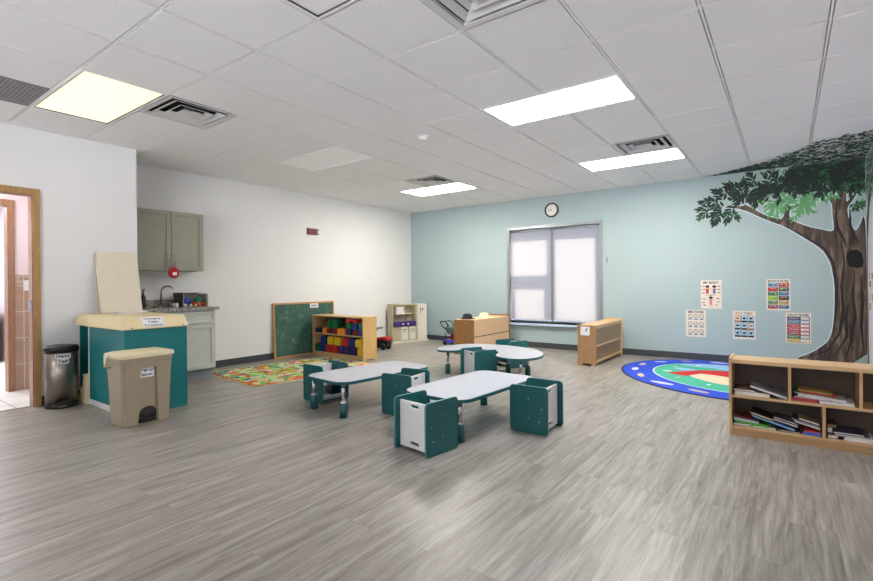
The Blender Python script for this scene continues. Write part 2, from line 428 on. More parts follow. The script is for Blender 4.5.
# ------------------------------------------------------------------ restroom beyond the door
RTILE=tilewall('tan_stone_wall_tile',(170,142,122),(160,132,112),(205,190,176),.33,.30)
RB=tilewall('small_border_tile',(150,122,104),(176,150,130),(205,190,176),.05,.05)
FT=tilewall('pale_floor_tile',(222,220,216),(214,212,208),(70,68,66),.45,.45,False)
struct(MB().box((-10.6,-1.5,-.05),(XN-.12,YN-.1,.0)).box((XN-.12,DY0,-.05),(XN-.06,DY1,.0)),'floor_restroom',[FT])
struct(MB().box((-10.6,-1.5,2.5),(XN-.12,YN-.1,2.6)),'ceiling_restroom',WHITE)
XW=-7.10
mb=MB(); mb.box((XW-.12,1.52,0),(XW,YN-.1,2.5)).box((XW-.12,-1.5,0),(XW,.55,2.5)).box((XW-.12,.55,2.12),(XW,1.52,2.5))
struct(mb,'wall_restroom_far',PINK)
struct(MB().box((-10.6,2.1,0),(XW-.12,2.2,2.5)).box((XW,1.95,0),(XN-.12,2.05,2.5)),'wall_restroom_side',PINK)
struct(MB().box((-10.7,-1.5,0),(-10.6,2.2,2.5)),'wall_beyond',mat('cool_daylit_wall',(216,224,236),.7,var=.01))
struct(MB().box((-10.6,-1.6,0),(XN-.12,-1.5,2.5)),'wall_restroom_near',PINK)
struct(MB().box((XW,1.57,0),(XW+.012,1.95,1.22)),'wall_restroom_wainscot',RTILE)
struct(MB().box((XW,1.57,1.22),(XW+.014,1.95,1.32)),'trim_3',RB)
# far door casing
mb=MB(); mb.box((XW,1.508,0),(XW+.02,1.57,2.17)).box((XW,.50,0),(XW+.02,.57,2.17)).box((XW,.57,2.10),(XW+.02,1.508,2.17)).box((XW-.12,1.508,0),(XW,1.52,2.12)).box((XW-.12,.55,0),(XW,.57,2.12)).box((XW-.12,.57,2.10),(XW,1.508,2.12))
struct(mb,'door_2',BROWNW)
# near door casing and jamb
d1=struct(MB().box((XN,DY1,0),(XN+.018,DY1+.055,DZ+.06)).box((XN,DY0-.055,0),(XN+.018,DY0,DZ+.06)).box((XN,DY0,DZ),(XN+.018,DY1,DZ+.06)),'door_1',OAK)
MB().box((XN-.12,DY1-.006,0),(XN,DY1+.0,DZ)).box((XN-.12,DY0,0),(XN,DY0+.006,DZ)).box((XN-.12,DY0+.006,DZ-.006),(XN,DY1-.006,DZ)).build('jamb',BROWNW,d1)
MB().box((XN-.005,DY1-.03,.95),(XN-.02,DY1-.006,1.05)).build('strike_plate',CHROME,d1)
struct(MB().box((XN-.075,DY0+.006,0),(XN-.04,DY1-.006,.005)),'trim_1',GREYP)
t=thing('wooden_vanity_cabinet','pale wooden cabinet seen through both doorways at the left edge','cabinet',(-10.2,1.6,0))
MB().box((-.25,-.7,.05),(.25,.4,.82)).build('body',wood('vanity_oak',(196,160,112),(176,138,92),2),t,.004)
MB().box((-.28,-.73,.82),(.28,.42,.86)).build('worktop',wood('vanity_top',(176,128,80),(158,110,66),1),t,.003)
for y in (-.68,-.31,.05): MB().box((.25,y,.09),(.268,y+.33,.78)).build('cabinet_door',wood('vanity_oak',(1,1,1),(1,1,1)),t,.003)
t=thing('light_switch','white switch plate on the tan tiled wall of the restroom','switch',(XW+.014,1.685,1.20))
MB().box((0,-.038,-.06),(.006,.038,.06)).build('plate',SHWHITE,t,.002); MB().box((.006,-.01,-.02),(.010,.01,.02)).build('rocker',SHWHITE,t)
t=thing('robe_hook','small metal hook low on the tan tiled wall of the restroom','hook',(XW+.012,1.66,.52))
MB().lathe([(.02,0),(.02,.006)],12,M=TM(0,0,0,0,R(90))).tube([(.006,0,0),(.04,0,-.005),(.055,0,.02)],.006,8).build('hook',CHROME,t)
l=bpy.data.lights.new('restroom_lamp','AREA'); l.energy=4.5; l.size=.6; l.color=(1,.95,.93)
o=bpy.data.objects.new('restroom_lamp',l); C.objects.link(o); o.location=(-6.6,.9,2.48); tag(o,'ceiling lamp inside the restroom','lamp')
l=bpy.data.lights.new('far_room_lamp','AREA'); l.energy=22; l.size=1.2; l.color=(.9,.95,1)
o=bpy.data.objects.new('far_room_lamp',l); C.objects.link(o); o.location=(-9,.9,2.48); tag(o,'ceiling lamp in the room beyond the restroom','lamp')

# ------------------------------------------------------------------ window
w1=struct(MB().box((WX0-.02,YB-.012,WZ0-.02),(WX0+.03,YB+.09,WZ1)).box((WX1-.03,YB-.012,WZ0-.02),(WX1+.02,YB+.09,WZ1)).box((WX0-.02,YB-.02,WZ1-.02),(WX1+.02,YB+.09,WZ1+.03)),'window_1',ALU)
YG=YB+.125
FR=mat('blue_grey_window_frame',(196,206,232),.5,var=.02)
px=[(-4.264,-3.54),(-3.389,-2.66)]
mb=MB()
mb.box((WX0,YG,WZ0),(-4.25,YG+.05,WZ1)).box((-3.54,YG,WZ0),(-3.389,YG+.05,WZ1)).box((-2.665,YG,WZ0),(WX1,YG+.05,WZ1))
mb.box((-4.25,YG,1.965),(-3.54,YG+.05,WZ1)).box((-4.25,YG,1.05),(-3.54,YG+.05,1.315)).box((-4.25,YG,WZ0),(-4.20,YG+.05,1.05)).box((-3.60,YG,WZ0),(-3.54,YG+.05,1.05)).box((-3.389,YG,1.95),(-2.665,YG+.05,WZ1)).box((-4.25,YG,WZ0),(-2.665,YG+.05,WZ0+.03))
mb.build('window_frame',FR,w1)
gm,nt,b=newmat('window_glass'); tr=N(nt,'ShaderNodeBsdfTransparent'); gl=N(nt,'ShaderNodeBsdfGlossy'); gl.inputs['Roughness'].default_value=.02
fz=N(nt,'ShaderNodeFresnel'); fz.inputs[0].default_value=1.3; mxx=N(nt,'ShaderNodeMixShader'); nt.links.new(fz.outputs[0],mxx.inputs[0]); nt.links.new(tr.outputs[0],mxx.inputs[1]); nt.links.new(gl.outputs[0],mxx.inputs[2]); nt.links.new(mxx.outputs[0],nt.nodes['Material Output'].inputs[0])
w2=struct(MB().box((FX0,YF-.09,FZ0),(FX1,YF-.02,FZ0+.05)).box((FX0,YF-.09,FZ1-.05),(FX1,YF-.02,FZ1)),'fill_window',ALU)  # added, unseen windows that let fill light into the room
for k in range(6):
    xx=FX0+(FX1-FX0)*k/5; MB().box((xx-.03,YF-.09,FZ0+.05),(xx+.03,YF-.02,FZ1-.05)).build('window_mullion',ALU,w2)
    if k<5: MB().box((xx+.03,YF-.06,FZ0+.05),(xx+(FX1-FX0)/5-.03,YF-.054,FZ1-.05)).build('pane',gm,w2)
for a,b_,c,d in ((-4.25,-3.54,1.315,1.965),(-4.20,-3.60,WZ0+.03,1.05),(-3.389,-2.665,WZ0+.03,1.95)):
    MB().box((a,YG+.02,c),(b_,YG+.026,d)).build('pane',gm,w1)
MB().box((WX0-.06,YB-.07,WZ0-.07),(WX1+.06,YB,WZ0-.035)).box((WX0,YB,WZ0-.035),(WX1,YB+.125,WZ0)).build('window_sill',mat('pale_blue_sill',(196,212,240),.35),w1,.003)
# see-through roller shades: a woven screen, part open
sm_,nt,b=newmat('woven_solar_screen'); L=nt.links.new
b.inputs['Base Color'].default_value=s2l((196,200,212))+(1,); b.inputs['Roughness'].default_value=.9
tr=N(nt,'ShaderNodeBsdfTransparent'); tl=N(nt,'ShaderNodeBsdfTranslucent'); tl.inputs[0].default_value=(.8,.8,.82,1)
m1=N(nt,'ShaderNodeMixShader'); m1.inputs[0].default_value=.35; L(b.outputs[0],m1.inputs[1]); L(tl.outputs[0],m1.inputs[2])
m2=N(nt,'ShaderNodeMixShader'); m2.inputs[0].default_value=.5
wv=N(nt,'ShaderNodeTexWave'); wv.inputs['Scale'].default_value=180; tc=N(nt,'ShaderNodeTexCoord'); L(tc.outputs['Object'],wv.inputs[0])
mr=N(nt,'ShaderNodeMapRange'); mr.inputs[3].default_value=.42; mr.inputs[4].default_value=.5; L(wv.outputs['Fac'],mr.inputs[0]); L(mr.outputs[0],m2.inputs[0])
L(m1.outputs[0],m2.inputs[1]); L(tr.outputs[0],m2.inputs[2]); L(m2.outputs[0],nt.nodes['Material Output'].inputs[0])
for x0,x1,lab in ((WX0+.035,-3.425,'left roller shade of the window, drawn down over two panes'),(-3.385,WX1-.035,'right roller shade of the window, drawn down over one tall pane')):
    t=thing('roller_shade',lab,'window shade',(x0,YB+.035,0),0,'roller shades in the window'); w=x1-x0
    MB().box((0,-.0006,WZ0+.03),(w,.0006,WZ1-.06)).build('fabric',sm_,t)
    MB().lathe([(.02,0),(.02,w)],16,M=TM(0,.0,WZ1-.05,0,R(90))).build('roller',ALU,t)
    MB().box((0,-.006,WZ0+.008),(w,.006,WZ0+.03)).build('hem_bar',FR,t)
MB().box((-3.425,YB+.03,WZ0),(-3.385,YB+.05,WZ1)).build('window_mullion',mat('dark_grey_mullion',(120,120,126),.5),w1)  # plain grey bar between the two fabric screens
t=tag(MB().box((-2.43,YB-.012,1.50),(-2.415,YB,1.60)).box((-2.44,YB-.018,1.535),(-2.405,YB-.01,1.555)).build('shade_chain_bracket',GREYP),'tiny grey chain bracket on the wall right of the window','bracket')

# outside: sky + added fill glow low on the rear side
w=bpy.data.worlds.new('sky'); sc.world=w; w.use_nodes=True; nt=w.node_tree; bg=nt.nodes['Background']
tc=N(nt,'ShaderNodeTexCoord'); sx=N(nt,'ShaderNodeSeparateXYZ'); nt.links.new(tc.outputs['Generated'],sx.inputs[0])
WF,WB,REARFILL=.37,.5,3.9     # hazy sunlit facade side, open bluish sky side
mr=N(nt,'ShaderNodeMapRange'); mr.inputs[1].default_value=-.2; mr.inputs[2].default_value=.2; mr.inputs[3].default_value=WB; mr.inputs[4].default_value=WF
nt.links.new(sx.outputs['Y'],mr.inputs[0])
# added glow below the rear horizon, sends fill light up to the ceiling
mz=N(nt,'ShaderNodeMapRange'); mz.inputs[1].default_value=-.04; mz.inputs[2].default_value=.02; mz.inputs[3].default_value=REARFILL; mz.inputs[4].default_value=WB
nt.links.new(sx.outputs['Z'],mz.inputs[0]); nt.links.new(mz.outputs[0],mr.inputs[3]); nt.links.new(mr.outputs[0],bg.inputs[1])
mc=N(nt,'ShaderNodeMapRange'); mc.inputs[1].default_value=-.2; mc.inputs[2].default_value=.2; nt.links.new(sx.outputs['Y'],mc.inputs[0])
mx=N(nt,'ShaderNodeMix',data_type='RGBA'); mx.inputs[6].default_value=s2l((246,246,252))+(1,); mx.inputs[7].default_value=s2l((255,244,238))+(1,)
nt.links.new(mc.outputs[0],mx.inputs[0]); nt.links.new(mx.outputs[2],bg.inputs[0])

# ------------------------------------------------------------------ wall clock, alarm
t=thing('wall_clock','round black-rimmed wall clock above the window','clock',(-3.385,YB,2.478))
Mc=TM(0,0,0,R(90))
MB().lathe([(.105,0),(.128,0),(.130,.02),(.122,.034),(.108,.034),(.105,.02),(.105,0)],40,M=Mc,cap=False).build('rim',BLACKP,t)
MB().lathe([(.1045,.001),(.1045,.015)],40,M=Mc).build('dial',mat('clock_dial',(226,222,218),.4),t)
for k in range(12):
    a=k*PI/6; MB().box((-.003,.082,.0155),(.003,.098,.0165),0,Mc@Matrix.Rotation(a,4,'Z')).build('hour_mark',INK,t)
for nm,a,ln,wd in (('hour_hand',-R(305),.05,.004),('minute_hand',-R(255),.075,.003)):
    MB().box((-wd,-.01,.017),(wd,ln,.0185),0,Mc@Matrix.Rotation(a,4,'Z')).build(nm,INK,t)
t=thing('fire_alarm_strobe','small dark red fire alarm strobe high on the white wall','fire alarm',(XL,5.445,2.10))
MB().box((0,-.11,-.055),(.03,.07,.055)).build('housing',mat('dark_red_enamel',(112,34,44),.4),t,.004)
MB().box((0,-.125,-.055),(.022,-.108,.055)).build('side_plate',BLACKP,t)
MB().box((0,.072,-.05),(.04,.115,.05)).build('strobe_housing',GREYP,t,.003)
MB().box((.04,.082,-.03),(.05,.108,.02)).build('strobe_lens',SHWHITE,t,.003)

# ------------------------------------------------------------------ posters
def wallM(x,z,y=YB): return TM(x,y,z,R(90))      # xy plane -> wall, +z out towards the room
def poster(name,label,x0,z1,w,h):
    t=thing(name,label,'poster',(x0,YB,z1-h),0,'school posters on the teal wall')
    MB().box((0,-.0015,0),(w,0,h)).build('sheet',mat('poster_paper',(228,216,204),.6,var=.01),t)
    return t
PZ=lambda x,z,k=0:TM(x,-.0019-k*.0003,z,R(90))
inkc=INK
# MY BODY
w,h=.268,.42
t=poster('body_parts_poster','MY BODY poster, upper left one of the five posters',-1.045,1.196,w,h)
mb=MB(); text_into(mb,'MY BODY',.20,.038,PZ(w/2,h-.035),bold=.03); mb.build('lettering',INK,t)
mb=MB(); 
for cx,cz,cl in ((.085,.265,1),(.175,.265,2),(.13,.10,3)):
    mb.prism(ell(0,0,.024,.024,n=16),0,.0002,0,PZ(cx,cz+.05,1)); mb.prism(ell(0,.010,.027,.018,n=16),0,.0002,4,PZ(cx,cz+.053,2))
    mb.prism([(-.02,-.04),(.02,-.04),(.015,.03),(-.015,.03)],0,.0002,cl,PZ(cx,cz,1))
    for sx in (-1,1):
        mb.prism([(sx*.014,.02),(sx*.045,.04),(sx*.045,.03),(sx*.014,.005)],0,.0002,0,PZ(cx,cz,1))
        mb.prism([(sx*.004,-.04),(sx*.016,-.04),(sx*.018,-.08),(sx*.006,-.08)],0,.0002,0,PZ(cx,cz,1))
mb.build('figures',[col('skin_tone_ink',(214,160,130)),col('red_ink',(190,50,56)),col('blue_ink',(70,110,170)),col('pink_ink',(220,120,140)),INK],t)
mb=MB()
for x,z in ((.03,.33),(.235,.33),(.03,.28),(.235,.285),(.03,.23),(.235,.24),(.04,.14),(.22,.15),(.035,.09),(.225,.10),(.05,.05),(.2,.055),(.13,.2)):
    mb.box((x-.02,-.0022,z-.006),(x+.02,-.0016,z+.006),random.choice((0,1,2)))
mb.build('captions',[INK,MATS['red_ink'],mat('teal_ink',(50,130,130),.6)],t)
# EMOTIONS
w,h=.268,.405
t=poster('emotions_poster','EMOTIONS poster with nine round faces, lower left of the posters',-1.25,.752,w,h)
mb=MB(); text_into(mb,'EMOTIONS',.21,.038,PZ(w/2,h-.03),bold=.03); mb.build('lettering',INK,t)
b_=MB()
for r_ in range(3):
    for c in range(3):
        a=MB(); x=.058+c*.076; z=h-.095-r_*.115
        a.prism(ell(0,0,.031,.031,n=20),0,.0002,0,PZ(x,z,0),holes=[ell(0,0,.024,.024,n=20)])
        a.prism(ell(0,0,.024,.024,n=20),0,.0002,1,PZ(x,z,0))
        for e in (-1,1): a.box((x+e*.009-.003,-.0026,z+.003),(x+e*.009+.003,-.002,z+.009),0)
        a.box((x-.01,-.0026,z-.013),(x+.01,-.002,z-.009),0)
        a.build('face_picture',[mat('brown_ink',(96,84,80),.6),col('face_cream',(232,220,204))],t)
        b_.box((x-.027,-.0022,z-.052),(x+.027,-.0016,z-.036),0)
b_.build('captions',mat('denim_ink',(90,124,160),.6),t)
# WEATHER
w,h=.27,.405
t=poster('weather_poster','WEATHER poster with nine little pictures, middle of the lower row',-.637,.752,w,h)
mb=MB(); wc=['red_ink','orange_ink','green_ink','blue_ink','brown_ink']
col('orange_ink',(220,140,50)); col('green_ink',(70,150,70))
for k,ch in enumerate('WEATHER'):
    text_into(mb,ch,.024,.040,PZ(.04+k*.032,h-.035),k%5,bold=.035)
mb.build('lettering',[MATS[c] for c in wc],t)
a=MB()
pc=[(1,2),(3,4),(3,4),(5,6),(5,6),(5,2),(3,4),(3,6),(3,4)]
for r_ in range(3):
    for c in range(3):
        x=.018+c*.08; z=h-.165-r_*.105
        a.box((x,-.0020,z),(x+.076,-.0016,z+.098),0)
        a.box((x+.005,-.0023,z+.025),(x+.071,-.0019,z+.093),1 if (r_,c)!=(0,0) else 5)
        q=pc[r_*3+c]
        a.prism(ell(0,0,.022,.014,n=16),0,.0002,q[1] if q[1]<6 else 4,PZ(x+.038,z+.060,2))
        a.box((x+.02,-.0026,z+.03),(x+.055,-.0024,z+.040),q[0] if q[0]<6 else 3)
        a.box((x+.005,-.0023,z+.004),(x+.071,-.0019,z+.022),[2,4,4,4,4,2,4,4,4][r_*3+c])
a.build('pictures',[mat('slate_ink',(70,84,96),.6),col('sky_ink',(176,206,220)),col('orange_brown_ink',(186,110,50)),col('sea_ink',(96,160,190)),INK,col('sand_ink',(222,204,160))],t)
# MONTHS OF THE YEAR
w,h=.27,.43
t=poster('months_poster','MONTHS OF THE YEAR poster of twelve coloured boxes, upper right of the posters',-.235,1.203,w,h)
mb=MB(); text_into(mb,'MONTHS OF THE YEAR',.235,.030,PZ(w/2,h-.028),bold=.03); mb.build('lettering',INK,t)
cl=[(84,160,200),(180,30,44),(196,40,50),(90,74,70),(60,110,60),(70,130,170),(130,190,60),(60,50,60),(110,160,120),(200,160,60),(170,40,56),(60,130,160)]
names=['JANUARY','FEBRUARY','MARCH','APRIL','MAY','JUNE','JULY','AUGUST','SEPTEMBER','OCTOBER','NOVEMBER','DECEMBER']
a=MB(); c2=MB()
for k,c in enumerate(cl):
    r_,cc=divmod(k,2); x=.016+cc*.122; z=h-.108-r_*.0605
    a.box((x,-.0020,z),(x+.117,-.0016,z+.056),k)
    a.prism(ell(0,0,.02,.012,n=14),0,.0002,(k*5+3)%12,PZ(x+.03,z+.03,1)); a.prism(ell(0,0,.012,.015,n=14),0,.0002,(k*7+2)%12,PZ(x+.09,z+.028,1))
    text_into(c2,names[k],.07,.012,PZ(x+.058,z+.042,2))
a.build('month_boxes',[mat('month_ink_%s'%n_.lower(),c,.6) for n_,c in zip(names,cl)],t); c2.build('captions',PAPER,t)
# DAYS OF THE WEEK
w,h=.275,.41
t=poster('weekdays_poster','DAYS OF THE WEEK poster of seven striped rows, beside the tree trunk',-.02,.742,w,h)
mb=MB(); text_into(mb,'DAYS OF THE WEEK',.235,.030,PZ(w/2,h-.028),bold=.03); mb.build('lettering',INK,t)
cl=[(60,50,96),(50,120,136),(176,44,56),(170,50,60),(140,40,60),(40,110,50),(190,160,70)]
names=['SUNDAY','MONDAY','TUESDAY','WEDNESDAY','THURSDAY','FRIDAY','SATURDAY']
a=MB(); c2=MB()
for k,c in enumerate(cl):
    z=h-.098-k*.0505
    a.box((.014,-.0020,z),(.261,-.0016,z+.047),k); a.box((.165,-.0023,z+.010),(.250,-.0019,z+.038),7)
    text_into(c2,names[k],.115,.018,PZ(.09,z+.025,1),0); text_into(c2,names[k][:3],.055,.014,PZ(.208,z+.024,2),1)
a.build('day_rows',[mat('day_ink_%s'%n_.lower(),c,.6) for n_,c in zip(names,cl)]+[PAPER],t); c2.build('captions',[PAPER,INK],t)
# two posters on the right-hand wall, seen edge-on
for nm,z0,hh,y0,lab,cs in (('picture_poster',1.075,.21,7.985,'upper of the two posters at the right edge of the photo',((190,60,110),(60,70,110))),('picture_poster',.79,.25,7.985,'lower of the two posters at the right edge of the photo',((190,60,60),(120,170,200)))):
    t=thing(nm,lab,'poster',(XR,y0,z0),0,'posters on the right wall')
    MB().box((-.0015,-.62,0),(0,0,hh)).build('sheet',MATS['poster_paper'],t)
    mb=MB()
    for q in range(6):
        for s_ in range(2): mb.box((-.0022,-.05-q*.095,.02+s_*hh*.45),(-.0015,-.125-q*.095,.02+s_*hh*.45+hh*.36),(q+s_)%3)
    mb.build('pictures',[col('poster_tone_a_%d'%int(z0*100),cs[0]),col('poster_tone_b_%d'%int(z0*100),cs[1]),col('white_ink',(236,236,236))],t)

# ------------------------------------------------------------------ painted tree mural (flat paint on the walls and ceiling)
TR=[(0.09,0.128),(0.275,0.221),(0.432,0.375),(0.476,0.519),(0.498,0.804),(0.5,1.139),(0.461,1.42),(0.374,1.595),(0.194,1.75),(-0.039,1.935),(-0.233,2.033),(-0.51,2.21),(-0.743,2.257),(-0.743,2.274),(-0.497,2.255),(-0.485,2.285),(-0.233,2.088),(-0.063,2.024),(-0.029,2.069),(-0.017,2.192),(-0.083,2.295),(-0.196,2.349),(-0.083,2.323),(0.011,2.243),(0.027,2.201),(0.115,2.205),(0.246,2.239),(0.125,2.17),(0.038,2.145),(0.026,2.064),(0.07,1.992),(0.241,1.897),(0.377,1.853),(0.469,1.82),(0.503,1.844),(0.486,2.022),(0.481,2.191),(0.421,2.279),(0.326,2.369),(0.192,2.487),(0.339,2.401),(0.452,2.288),(0.512,2.255),(0.543,2.33),(0.554,2.537),(0.634,2.526),(0.627,2.32),(0.621,2.178),(0.681,2.262),(0.769,2.367),(0.69,2.209),(0.631,2.113),(0.645,1.982),(0.678,1.863),(0.712,1.809),(0.756,1.883),(0.789,2.008),(0.809,1.917),(0.817,1.307),(0.817,0.786),(0.817,0.105),(.1,.105)]
def smooth_loop(p,it=1):
    for _ in range(it):
        q=[]
        for i in range(len(p)):
            a,b=p[i],p[(i+1)%len(p)]
            if math.dist(a,b)>.03: q+= [(a[0]*.8+b[0]*.2,a[1]*.8+b[1]*.2),(a[0]*.2+b[0]*.8,a[1]*.2+b[1]*.8)]
            else: q.append(a)
        p=q
    return p
mural=thing('tree_mural','big brown tree with green leaves painted on the teal wall corner and ceiling','mural',(XR-.3,YB,0))
def inv(o):
    o.matrix_parent_inverse=Matrix.Translation((-(XR-.3),-YB,0)); return o
bk,nt,b=newmat('painted_bark'); L=nt.links.new
tc=N(nt,'ShaderNodeTexCoord'); mp=N(nt,'ShaderNodeMapping'); mp.inputs['Scale'].default_value=(6,1,1.1); L(tc.outputs['Object'],mp.inputs[0])
no=N(nt,'ShaderNodeTexNoise'); no.inputs['Scale'].default_value=1.7; no.inputs['Detail'].default_value=4; no.inputs['Distortion'].default_value=1.3; L(mp.outputs[0],no.inputs['Vector'])
r=N(nt,'ShaderNodeValToRGB'); e=r.color_ramp.elements; e[0].position=.34; e[0].color=s2l((50,43,40))+(1,); e[1].position=.68; e[1].color=s2l((136,114,98))+(1,)
x=e.new(.5); x.color=s2l((84,70,62))+(1,)
L(no.outputs['Fac'],r.inputs[0]); L(r.outputs[0],b.inputs['Base Color']); b.inputs['Roughness'].default_value=.75
Mw=lambda k: TM(0,YB-.0004*k,0,R(90))
# pale outline painted round the trunk, then the trunk
cen=smooth_loop(TR,1)
def offset(p,d):
    n=len(p); ar=sum(p[i][0]*p[(i+1)%n][1]-p[(i+1)%n][0]*p[i][1] for i in range(n)); sg=1 if ar>0 else -1
    q=[]
    for i in range(n):
        a,b_,c=p[i-1],p[i],p[(i+1)%n]
        nx,ny=(c[1]-a[1]),-(c[0]-a[0]); l=math.hypot(nx,ny) or 1
        q.append((min(b_[0]+sg*nx/l*d,.818),max(b_[1]+sg*ny/l*d,.102)))
    return q
inv(MB().prism(offset(cen,.012),0,.0008,0,Mw(1)).build('pale_outline',mat('pale_outline_paint',(206,222,228),.7),mural))
inv(MB().prism(cen,0,.0016,0,Mw(1)).build('trunk',bk,mural))
# darker painted edge strokes and root strokes
mb=MB()
def stroke(pts,w0):
    n=len(pts); l=[];r_=[]
    for i,p in enumerate(pts):
        a=pts[max(i-1,0)];c=pts[min(i+1,n-1)]; dx,dy=c[0]-a[0],c[1]-a[1]; ll=math.hypot(dx,dy) or 1
        ww=w0*math.sin(PI*(i+.35)/(n-.3)); l.append((p[0]-dy/ll*ww,p[1]+dx/ll*ww)); r_.append((p[0]+dy/ll*ww,p[1]-dx/ll*ww))
    mb.prism(l+r_[::-1],0,.0005,0,Mw(5))
for P in ([(.49,.5),(.515,.8),(.52,1.14),(.485,1.42),(.40,1.6),(.22,1.755),(0,1.93)],[(.57,1.7),(.60,1.4),(.57,1.1),(.585,.8),(.55,.5),(.42,.25),(.2,.14)],[(.7,1.3),(.68,1.0),(.70,.7),(.66,.4),(.6,.15)],[(.76,1.25),(.775,.9),(.76,.6),(.78,.3)],[(.53,2.2),(.52,2.0),(.54,1.85),(.6,1.7),(.62,1.6)],[(.66,2.1),(.66,1.9),(.70,1.75),(.74,1.65)],[(.64,.9),(.61,.7),(.62,.45),(.5,.2)]):
    stroke(smooth_loop(P,0),.016)
inv(mb.build('bark_strokes',mat('dark_bark_paint',(40,34,32),.75),mural))
inv(MB().prism([(0.617,1.454),(0.627,1.531),(0.667,1.568),(0.725,1.571),(0.773,1.524),(0.786,1.435),(0.781,1.346),(0.714,1.335),(0.646,1.356)],0,.0007,0,Mw(6)).build('hollow',mat('hollow_black_paint',(20,17,17),.8),mural))
def leafpoly(x,y,a,l,w_):
    pts=[(0,0),(.25*l,w_*.42),(.55*l,w_*.5),(.8*l,w_*.3),(l,0),(.8*l,-w_*.3),(.55*l,-w_*.5),(.25*l,-w_*.42)]
    c,s=math.cos(a),math.sin(a); return [(x+p*c-q*s,y+p*s+q*c) for p,q in pts]
leaves=[]   # (x,z,angle,len,wid,colour)
rl=random.Random(3)
def sprig(x,y,a,n=7,l=.11,cols=(0,0,1),spread=.10):
    for k in range(n):
        t=k/(n-1); sx=x+math.cos(a)*spread*t*1.3; sy=y+math.sin(a)*spread*t*1.3
        side=1 if k%2 else -1
        an=a+side*(.95-.75*t)+rl.uniform(-.15,.15)
        leaves.append((sx,sy,an,l*rl.uniform(.8,1.15),l*rl.uniform(.30,.40),rl.choice(cols)))
# hanging clusters at the left branch tip
for x,y,a in ((-.74,2.27,PI),(-.76,2.25,PI*1.2),(-.78,2.2,PI*1.4),(-.7,2.2,PI*1.5),(-.66,2.2,PI*1.7),(-.82,2.32,PI*.85),(-.9,2.28,PI*1.05),(-.74,2.36,PI*.7),(-.64,2.32,PI*.5),(-.85,2.18,PI*1.45),(-.62,2.42,PI*.6),(-.7,2.46,PI*.9),(-.52,2.36,PI*.75),(-.5,2.45,PI*.5),(-.56,2.52,PI*.9),(-.6,2.25,PI*1.2),(-.93,2.22,PI*1.2),(-.88,2.36,PI)):
    sprig(x,y,a,7,.10,(0,4,1,0,4))
for k in range(17): # second fan of leaves
    sprig(rl.uniform(-.5,-.28),rl.uniform(2.33,2.62),rl.uniform(0,2*PI),6,.10,(0,4,1,4),.08)
for k in range(24):
    sprig(rl.uniform(-.25,.1),rl.uniform(2.33,2.66),rl.uniform(0,2*PI),6,.10,(0,1,4,2,4),.08)
for k in range(34): # light green ones lower, behind the branches
    x=rl.uniform(-.3,.5); sprig(x,2.3-.28*math.sin((x+.3)/.8*PI)*rl.random()+.08,rl.uniform(PI,2*PI),6,.085,(2,2,3),.08)
for k in range(90): # dark mass at the top right
    x=rl.uniform(.05,.74); sprig(x,rl.uniform(2.40 if x>.3 else 2.46,2.66),rl.uniform(0,2*PI),6,.10,(0,0,4,1,4,1),.08)
for k in range(8): sprig(rl.uniform(.66,.74),rl.uniform(2.12,2.35),rl.uniform(0,2*PI),5,.075,(1,0,2),.05)
mb=MB(); zl=0
def clipx(p): return (min(max(p[0],-1.2),.812),min(p[1],2.73))
order=sorted(leaves,key=lambda q:{3:0,2:1,1:2,0:3,4:4}[q[5]]+rl.random()*1.4)
for i,(x,y,a,l_,w_,c) in enumerate(order):
    zz=YB-.0022-.0016*i/len(order)
    P=[clipx(p) for p in leafpoly(x,y,a,l_,w_)]
    mb.add([(p[0],zz,p[1]) for p in P],[tuple(range(8))[::-1]],c)
LG=[mat('leaf_dark_green_paint',(30,66,48),.7),mat('leaf_mid_green_paint',(46,96,62),.7),mat('leaf_fresh_green_paint',(98,158,104),.7),mat('leaf_pale_green_paint',(170,206,178),.7),mat('leaf_black_green_paint',(20,36,30),.7)]
inv(mb.build('wall_foliage',LG,mural))
# dark underpaint behind the top right leaves
inv(MB().prism([(.06,2.735),(.0,2.62),(.12,2.56),(.22,2.50),(.34,2.52),(.42,2.44),(.5,2.47),(.62,2.43),(.72,2.44),(.8,2.40),(.815,2.735)],0,.0004,0,Mw(2)).build('dark_underpaint',mat('dark_green_underpaint',(38,62,50),.75),mural))
# ceiling leaves
def bound(x): # nearest y (towards the camera) that the ceiling leaves reach
    pts=[(-1.04,8.13),(-.75,8.05),(-.5,7.78),(-.3,7.68),(.04,7.25),(.3,6.86),(.5,6.72),(.82,6.60)]
    for a,b_ in zip(pts,pts[1:]):
        if a[0]<=x<=b_[0]: return a[1]+(b_[1]-a[1])*(x-a[0])/(b_[0]-a[0])
    return 8.1
mb=MB(); cnt=0
for k in range(1500):
    x=rl.uniform(-1.03,.8); yb=bound(x); y=yb+(YB-.03-yb)*rl.random()**.85
    if y<yb+.03: continue
    l_=rl.uniform(.06,.105); P=leafpoly(x,y,rl.uniform(0,2*PI),l_,l_*.36)
    P=[(min(max(p[0],-1.1),.805),min(p[1],YB-.022)) for p in P]
    c=rl.choice((0,0,4,1,5,5)) if y>yb+.15 else rl.choice((0,4,5,5))
    zz=H-.0024-.0012*rl.random()
    mb.add([(p[0],p[1],zz) for p in P],[tuple(range(8))],c)
inv(mb.build('ceiling_foliage',LG+[mat('leaf_grey_green_paint',(84,100,92),.7)],mural))
